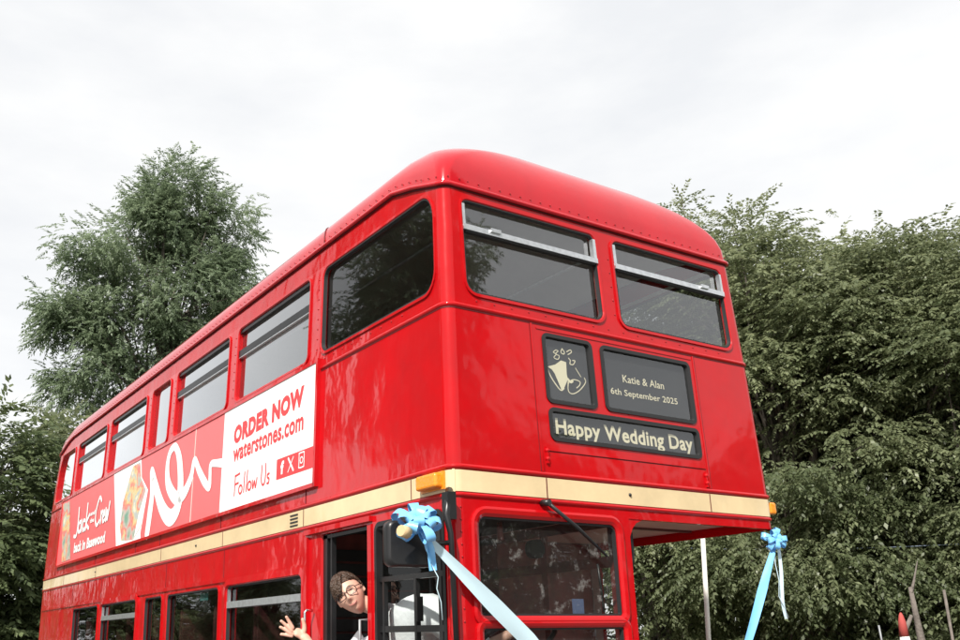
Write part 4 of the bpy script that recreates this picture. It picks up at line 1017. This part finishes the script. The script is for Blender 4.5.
def tree(name, label, loc, trunk_h, ells, nclump, nspray, kind, m, cat='tree', group=None, seed=0, scale=1.0, tr=.16, flat=.45, shell=.62, spread=.55, spikes=0, lift=.5):
    """ells: crown lobes (cx,cy,cz,rx,ry,rz,weight) relative to the foot"""
    rs = np.random.default_rng(seed+11); root = empty(name, loc, label=label, cat=cat, group=group)
    wts = np.array([e[6] for e in ells]); wts = wts/wts.sum(); cl = []
    while len(cl) < nclump:
        e = ells[rs.choice(len(ells), p=wts)]; v = rs.normal(0, 1, 3); v /= np.linalg.norm(v); rad = shell+(1-shell)*rs.random()**.6
        if rs.random() < .28: rad = rs.random()**.5
        p = np.array(e[:3])+v*rad*np.array(e[3:6])*(1+.10*rs.normal())
        if p[2] > .5: cl.append(p)
    cl = np.array(cl); cen = np.average(np.array([e[:3] for e in ells]), axis=0, weights=wts)
    # wood: trunk, limbs to a subset of clumps
    mb = MB(); top = np.array([cen[0]*.8, cen[1]*.8, max(trunk_h, cen[2]+.2*ells[0][5])])
    tp = [np.array([0, 0, -.1]), np.array([.05, .03, trunk_h*.5]), np.array([cen[0]*.3, cen[1]*.3, trunk_h]), (np.array([cen[0]*.3, cen[1]*.3, trunk_h])+top)/2+rs.normal(0, .12, 3), top]
    mb.tube(tp, [tr*1.25, tr, tr*.8, tr*.5, tr*.15], 9); mb.build('trunk', M['bark'], root)
    mb = MB()
    for p in cl[::max(1, int(nclump/70))]:
        t0 = rs.uniform(.15, .9); k = 2+t0*1.9; j = min(int(k), 3); st = tp[j]+(tp[j+1]-tp[j])*(k-j)
        if st[2] > p[2]+.2: st = tp[2]+(tp[3]-tp[2])*.1*rs.random()
        mid = (st+p)/2+np.array([0, 0, .12*np.linalg.norm(p-st)])+rs.normal(0, .1, 3)
        mb.tube([st, mid, p], [tr*.28, tr*.15, tr*.04], 5, caps=False)
    n = nspray; ci = rs.integers(0, len(cl), n); sp = np.array([1, 1, flat])*spread
    offs_ = np.clip(rs.normal(0, 1, (n, 3)), -1.7, 1.7)*sp*rs.uniform(.55, 1.25, len(cl))[ci][:, None]; pos = cl[ci]+offs_
    dirs = (pos-cen)*np.array([1, 1, .25]); dirs /= np.linalg.norm(dirs, axis=1, keepdims=True)+1e-6; dirs = dirs+offs_*.9/spread*.6+rs.normal(0, .35, (n, 3)); dirs += rs.normal(0, .9, (n, 3))*(lift > .8); dirs[:, 2] = dirs[:, 2]*lift-.25*(lift > .8)
    if spikes:                                            # upright leaders at the top
        sp_p = []; sp_d = []
        for k in range(spikes):
            e = ells[rs.choice(len(ells), p=wts)]; a = rs.random()*6.28; q = np.array([e[0]+math.cos(a)*e[3]*.6, e[1]+math.sin(a)*e[4]*.6, e[2]+e[5]*.8]); h_ = rs.uniform(.4, .9); mb.tube([q-np.array([0, 0, .8]), q+np.array([.12*math.cos(a), .12*math.sin(a), h_])], [.018, .004], 5, caps=False)
            for t in np.linspace(0, 1, 16): sp_p.append(q+np.array([.12*t*math.cos(a), .12*t*math.sin(a), h_*t])); d = rs.normal(0, 1, 3); d[2] = .9; sp_d.append(d)
        pos = np.concatenate([pos, np.array(sp_p)]); dirs = np.concatenate([dirs, np.array(sp_d)]); ci = np.concatenate([ci, rs.integers(0, len(cl), len(sp_p))])
    mb.build('branches', M['bark'], root)
    tint = np.clip(rs.normal(.42, .2, len(cl)), 0, 1)[ci]
    me = leaf_mesh('crown', pos, dirs, kind, scale, rs, m, tint)
    o = bpy.data.objects.new('crown', me); COL.objects.link(o); o.parent = root
    return root
TG = 'trees behind the bus'
ash = tree('ash_tree', 'tall airy ash tree rising alone above the rear roof of the bus', (4.85, 25, 0), 5.5,
     [(1.0, .2, 16.3, 1.3, 1.2, 1.0, .8), (2.4, .2, 15.9, 1.1, 1.1, 1.1, .7), (.1, .3, 15.2, 1.3, 1.3, 1.2, .9), (2.7, .3, 14.3, 1.1, 1.3, 1.2, .8), (-1.5, -.2, 13.3, 1.3, 1.3, 1.1, .9), (1.0, .3, 13.2, 1.5, 1.5, 1.3, 1), (-2.7, .2, 11.7, 1.0, 1.1, .8, .6), (-.9, 0, 11.4, 1.4, 1.4, 1.1, .9), (2.7, -.2, 12.0, 1.2, 1.3, 1.3, .8), (1.2, 0, 10.5, 1.5, 1.5, 1.2, .9), (-2.0, 0, 9.7, 1.1, 1.2, .8, .6), (.1, 0, 8.8, 1.4, 1.3, 1.0, .6), (2.4, .1, 9.4, 1.2, 1.2, 1.1, .5)],
     150, 13500, 'ash', M['leaf_ash'], seed=4, scale=.92, tr=.24, spread=.36, flat=.9, shell=.6, lift=1.0)
HK = dict(kind='horn', m=M['leaf_horn'], group=TG, scale=.62)
tree('hornbeam_tree', 'broad leafy tree with tall upright shoots, directly beside the upper deck front', (8.1, 4.6, 0), 1.6, [(-.1, .2, 5.8, 1.8, 1.8, 1.9, 1), (.2, -.3, 2.8, 2.0, 2.0, 2.1, .9), (-.3, .4, 7.1, 1.1, 1.1, .8, .3)], 125, 12000, seed=1, spread=.38, flat=.45, spikes=5, **HK)
tree('hornbeam_tree', 'leafy tree in the middle of the right-hand row with layered drooping boughs', (9.0, 3.1, 0), 1.7, [(0, 0, 5.4, 1.8, 1.8, 1.7, 1), (-.2, 0, 2.8, 1.9, 2.0, 2.0, .9), (-.1, .1, 6.5, 1.0, 1.0, .7, .25)], 125, 11500, seed=2, spread=.38, flat=.45, spikes=3, **HK)
tree('hornbeam_tree', 'leafy tree cut by the right edge of the photo', (9.6, 1.5, 0), 1.7, [(0, 0, 5.0, 1.8, 1.8, 1.7, 1), (-.2, 0, 2.7, 1.9, 1.9, 2.0, .8)], 110, 9800, seed=3, spread=.38, flat=.45, spikes=0, **HK)
tree('hornbeam_tree', 'low spreading tree seen under the canopy beyond the white pole', (7.6, 6.9, 0), 1.2, [(0, 0, 3.0, 2.0, 2.0, 2.0, 1), (.3, 0, 5.0, 1.7, 1.7, 1.7, .7)], 100, 9500, seed=6, spread=.38, flat=.45, **HK)
tree('dense_tree', 'darker taller tree standing behind the right-hand row, nearest the bus', (11.1, 7.6, 0), 2.0, [(0, 0, 6.2, 2.3, 2.3, 2.3, 1), (0, 0, 3, 2.4, 2.4, 2.2, .8)], 130, 4800, 'dark', M['leaf_dark'], group=TG, seed=7, scale=1.0, spread=.42, spikes=3)
tree('dense_tree', 'darker tree standing behind the right-hand row towards the photo edge', (12.4, 4.6, 0), 2.0, [(0, 0, 6.0, 2.5, 2.5, 2.2, 1), (0, 0, 3, 2.5, 2.5, 2.4, .8)], 130, 5600, 'dark', M['leaf_dark'], group=TG, seed=8, scale=.8, spread=.42, spikes=0)
tree('dense_tree', 'dark bushy tree at the left edge beside the rear of the bus', (-.9, 18.6, 0), 1.4, [(0, 0, 4.2, 1.7, 1.8, 2.2, 1), (0, 0, 2.2, 1.7, 1.8, 1.8, .8)], 110, 3200, 'dark', M['leaf_dark'], group=TG, seed=9, scale=1.15, spread=.45)
tree('dense_tree', 'mid green bushy tree below the ash and just behind the bus roof', (1.9, 19.8, 0), 1.6, [(0, 0, 5.2, 1.9, 1.8, 2.3, 1), (0, 0, 2.8, 1.9, 1.8, 2.0, .7)], 110, 3000, 'dark', M['leaf_horn'], group=TG, seed=10, scale=1.1, spread=.45)
def copy_tree(src, loc, rz, s, label, group):
    r = src.copy(); COL.objects.link(r); r.location = loc; r.rotation_euler = (0, 0, rz); r.scale = (s, s, s); r['label'] = label; r['group'] = group
    for c in src.children:
        d = c.copy(); COL.objects.link(d); d.parent = r
    return r
hb = [o for o in bpy.data.objects if o.name.startswith('hornbeam_tree')][0]; dn = [o for o in bpy.data.objects if o.name.startswith('dense_tree')][0]
# trees the glass and paint mirror, on the street side of the bus
RG = 'street trees mirrored in the bus'
for k, (x, y, rz, s, src, lab) in enumerate([(-7.5, 27, 2.0, .8, dn, 'slim gap-toothed tree far along the street mirrored in the rear side panels'), (-11.5, 29, 5.0, .9, hb, 'leafy tree far along the street mirrored in the middle side panels'), (-5.2, 36, 1.0, .9, dn, 'farthest street tree mirrored beside the rear of the bus'), (-12.2, 16.5, 1.1, .85, ash, 'street tree mirrored in the front side window of the upper deck'), (-15.5, 11, 2.3, 1.5, hb, 'street tree behind the one mirrored in the side window'), (-9.5, 20.5, .4, .75, hb, 'low street tree mirrored in the lower side panels'),
     (7.4, -12.8, 2.6, .9, ash, 'tall street tree mirrored at the left of the upper front windows'), (13, -17, .6, 1.05, dn, 'tree across the street mirrored in the right-hand front window'), (19, -20, 2.2, 1.2, hb, 'tree across the street mirrored at the right of the front'), (7.5, -21, 3.2, .8, dn, 'low tree across the street mirrored in the red front panels'), (26, -18, 4.1, 1.2, dn, 'far tree across the street mirrored in the nearside front panel')]):
    copy_tree(src, (x, y, 0), rz, s, lab, RG)

# ================================================================== things at the right
mb = MB(); mb.tube([(0, 0, 0), (.10, -.10, 2.9)], .021, 12); o = mb.build('flag_pole', M['pole'], None); o.location = (3.0, 2.2, 0); tag(o, 'plain white pole standing under the far side of the canopy', 'pole')
pr = empty('closed_parasol', (5.6, 1.85, 0), label='closed red and pale parasol standing among the right-hand trees', cat='parasol')
mb = MB(); mb.tube([(0, 0, 0), (0, 0, 1.2)], .02, 8); mb.build('pole', M['grey'], pr)
mb = MB(); mb.tube([(0, 0, 1.15), (0, 0, 1.3), (0, 0, 1.50), (0.005, 0, 1.58)], [.03, .05, .05, .045], 10); mb.build('canopy_hem', M['parasol_w'], pr)
mb = MB(); mb.tube([(0, 0, 1.58), (0, 0, 1.72), (0, 0, 1.785), (0, 0, 1.81)], [.047, .036, .02, .006], 10); mb.build('canopy', M['parasol'], pr)
fl = empty('feather_flag', (5.45, 2.0, 0), label='small pale blue feather flag left of the closed parasol', cat='flag')
mb = MB(); mb.tube([(0, 0, 0), (0, 0, 1.5), (-.015, 0, 1.69)], .010, 6); mb.build('pole', M['grey'], fl)
mb = MB(); mb.grid([[(.01-.02*t, .01*math.sin(t*9), .75+t*.92), (.02+.10*math.sin(min(1, (1-t)*1.6)*1.5)-.02*t, .02*math.sin(t*7+1), .75+t*.92)] for t in np.linspace(0, 1, 14)], True); mb.build('cloth', M['flag'], fl)
dt = empty('forked_tree_stump', (5.75, 1.78, 0), label='bare grey forked trunk right of the closed parasol', cat='tree trunk')
mb = MB(); mb.tube([(0, 0, 0), (.02, 0, .9), (.03, .0, 1.45), (.0, 0, 1.75), (-.02, 0, 2.06)], [.055, .05, .042, .03, .02], 9); mb.tube([(.0, 0, 1.25), (-.10, .06, 1.52), (-.12, .08, 1.62), (-.03, .03, 1.78)], [.04, .03, .026, .018], 8); mb.tube([(-.02, 0, 2.0), (.03, -.02, 2.12), (.10, -.05, 2.32)], [.022, .012, .004], 6); mb.build('trunk', M['deadwood'], dt)
o = MB(); o.tube([(0, 0, 0), (0, 0, 2.02)], .014, 8); o = o.build('thin_post', M['deadwood']); o.location = (5.86, 1.52, 0); tag(o, 'thin pale post near the right edge of the photo', 'post')
mb = MB()
A_, B_ = Vector((5.4, 8.0, 3.15)), Vector((8.6, -.3, 2.62))
mb.tube([A_.lerp(B_, t)-Vector((0, 0, .22*math.sin(math.pi*t))) for t in np.linspace(0, 1, 20)], .0055, 5); A0 = mb.build('overhead_cable', M['cable']); tag(A0, 'thin blue-grey cable sagging across the front of the right-hand trees', 'cable')

# ================================================================== ground
def groundmat():
    m, t, b = new_mat('car_park'); tcn = t.nodes.new('ShaderNodeTexCoord'); n = t.nodes.new('ShaderNodeTexNoise'); n.inputs['Scale'].default_value = .8; n.inputs['Detail'].default_value = 10
    r = t.nodes.new('ShaderNodeValToRGB'); r.color_ramp.elements[0].color = (.10, .10, .098, 1); r.color_ramp.elements[1].color = (.20, .195, .185, 1)
    t.links.new(tcn.outputs['Object'], n.inputs['Vector']); t.links.new(n.outputs['Fac'], r.inputs[0]); t.links.new(r.outputs[0], b.inputs['Base Color']); b.inputs['Roughness'].default_value = .9
    return m
mb = MB(); mb.add([(-900, -900, 0), (900, -900, 0), (900, 900, 0), (-900, 900, 0)], [(0, 1, 2, 3)]); g = mb.build('ground', mat('grass_ground', (.07, .085, .04), .95, var=.35, vscale=.6)); tag(g, kind='structure')
mb = MB(); mb.add([(-30, -30, .004), (6.2, -30, .004), (3.6, 17, .004), (-30, 17, .004)], [(0, 1, 2, 3)]); g = mb.build('car_park', groundmat()); tag(g, kind='structure')
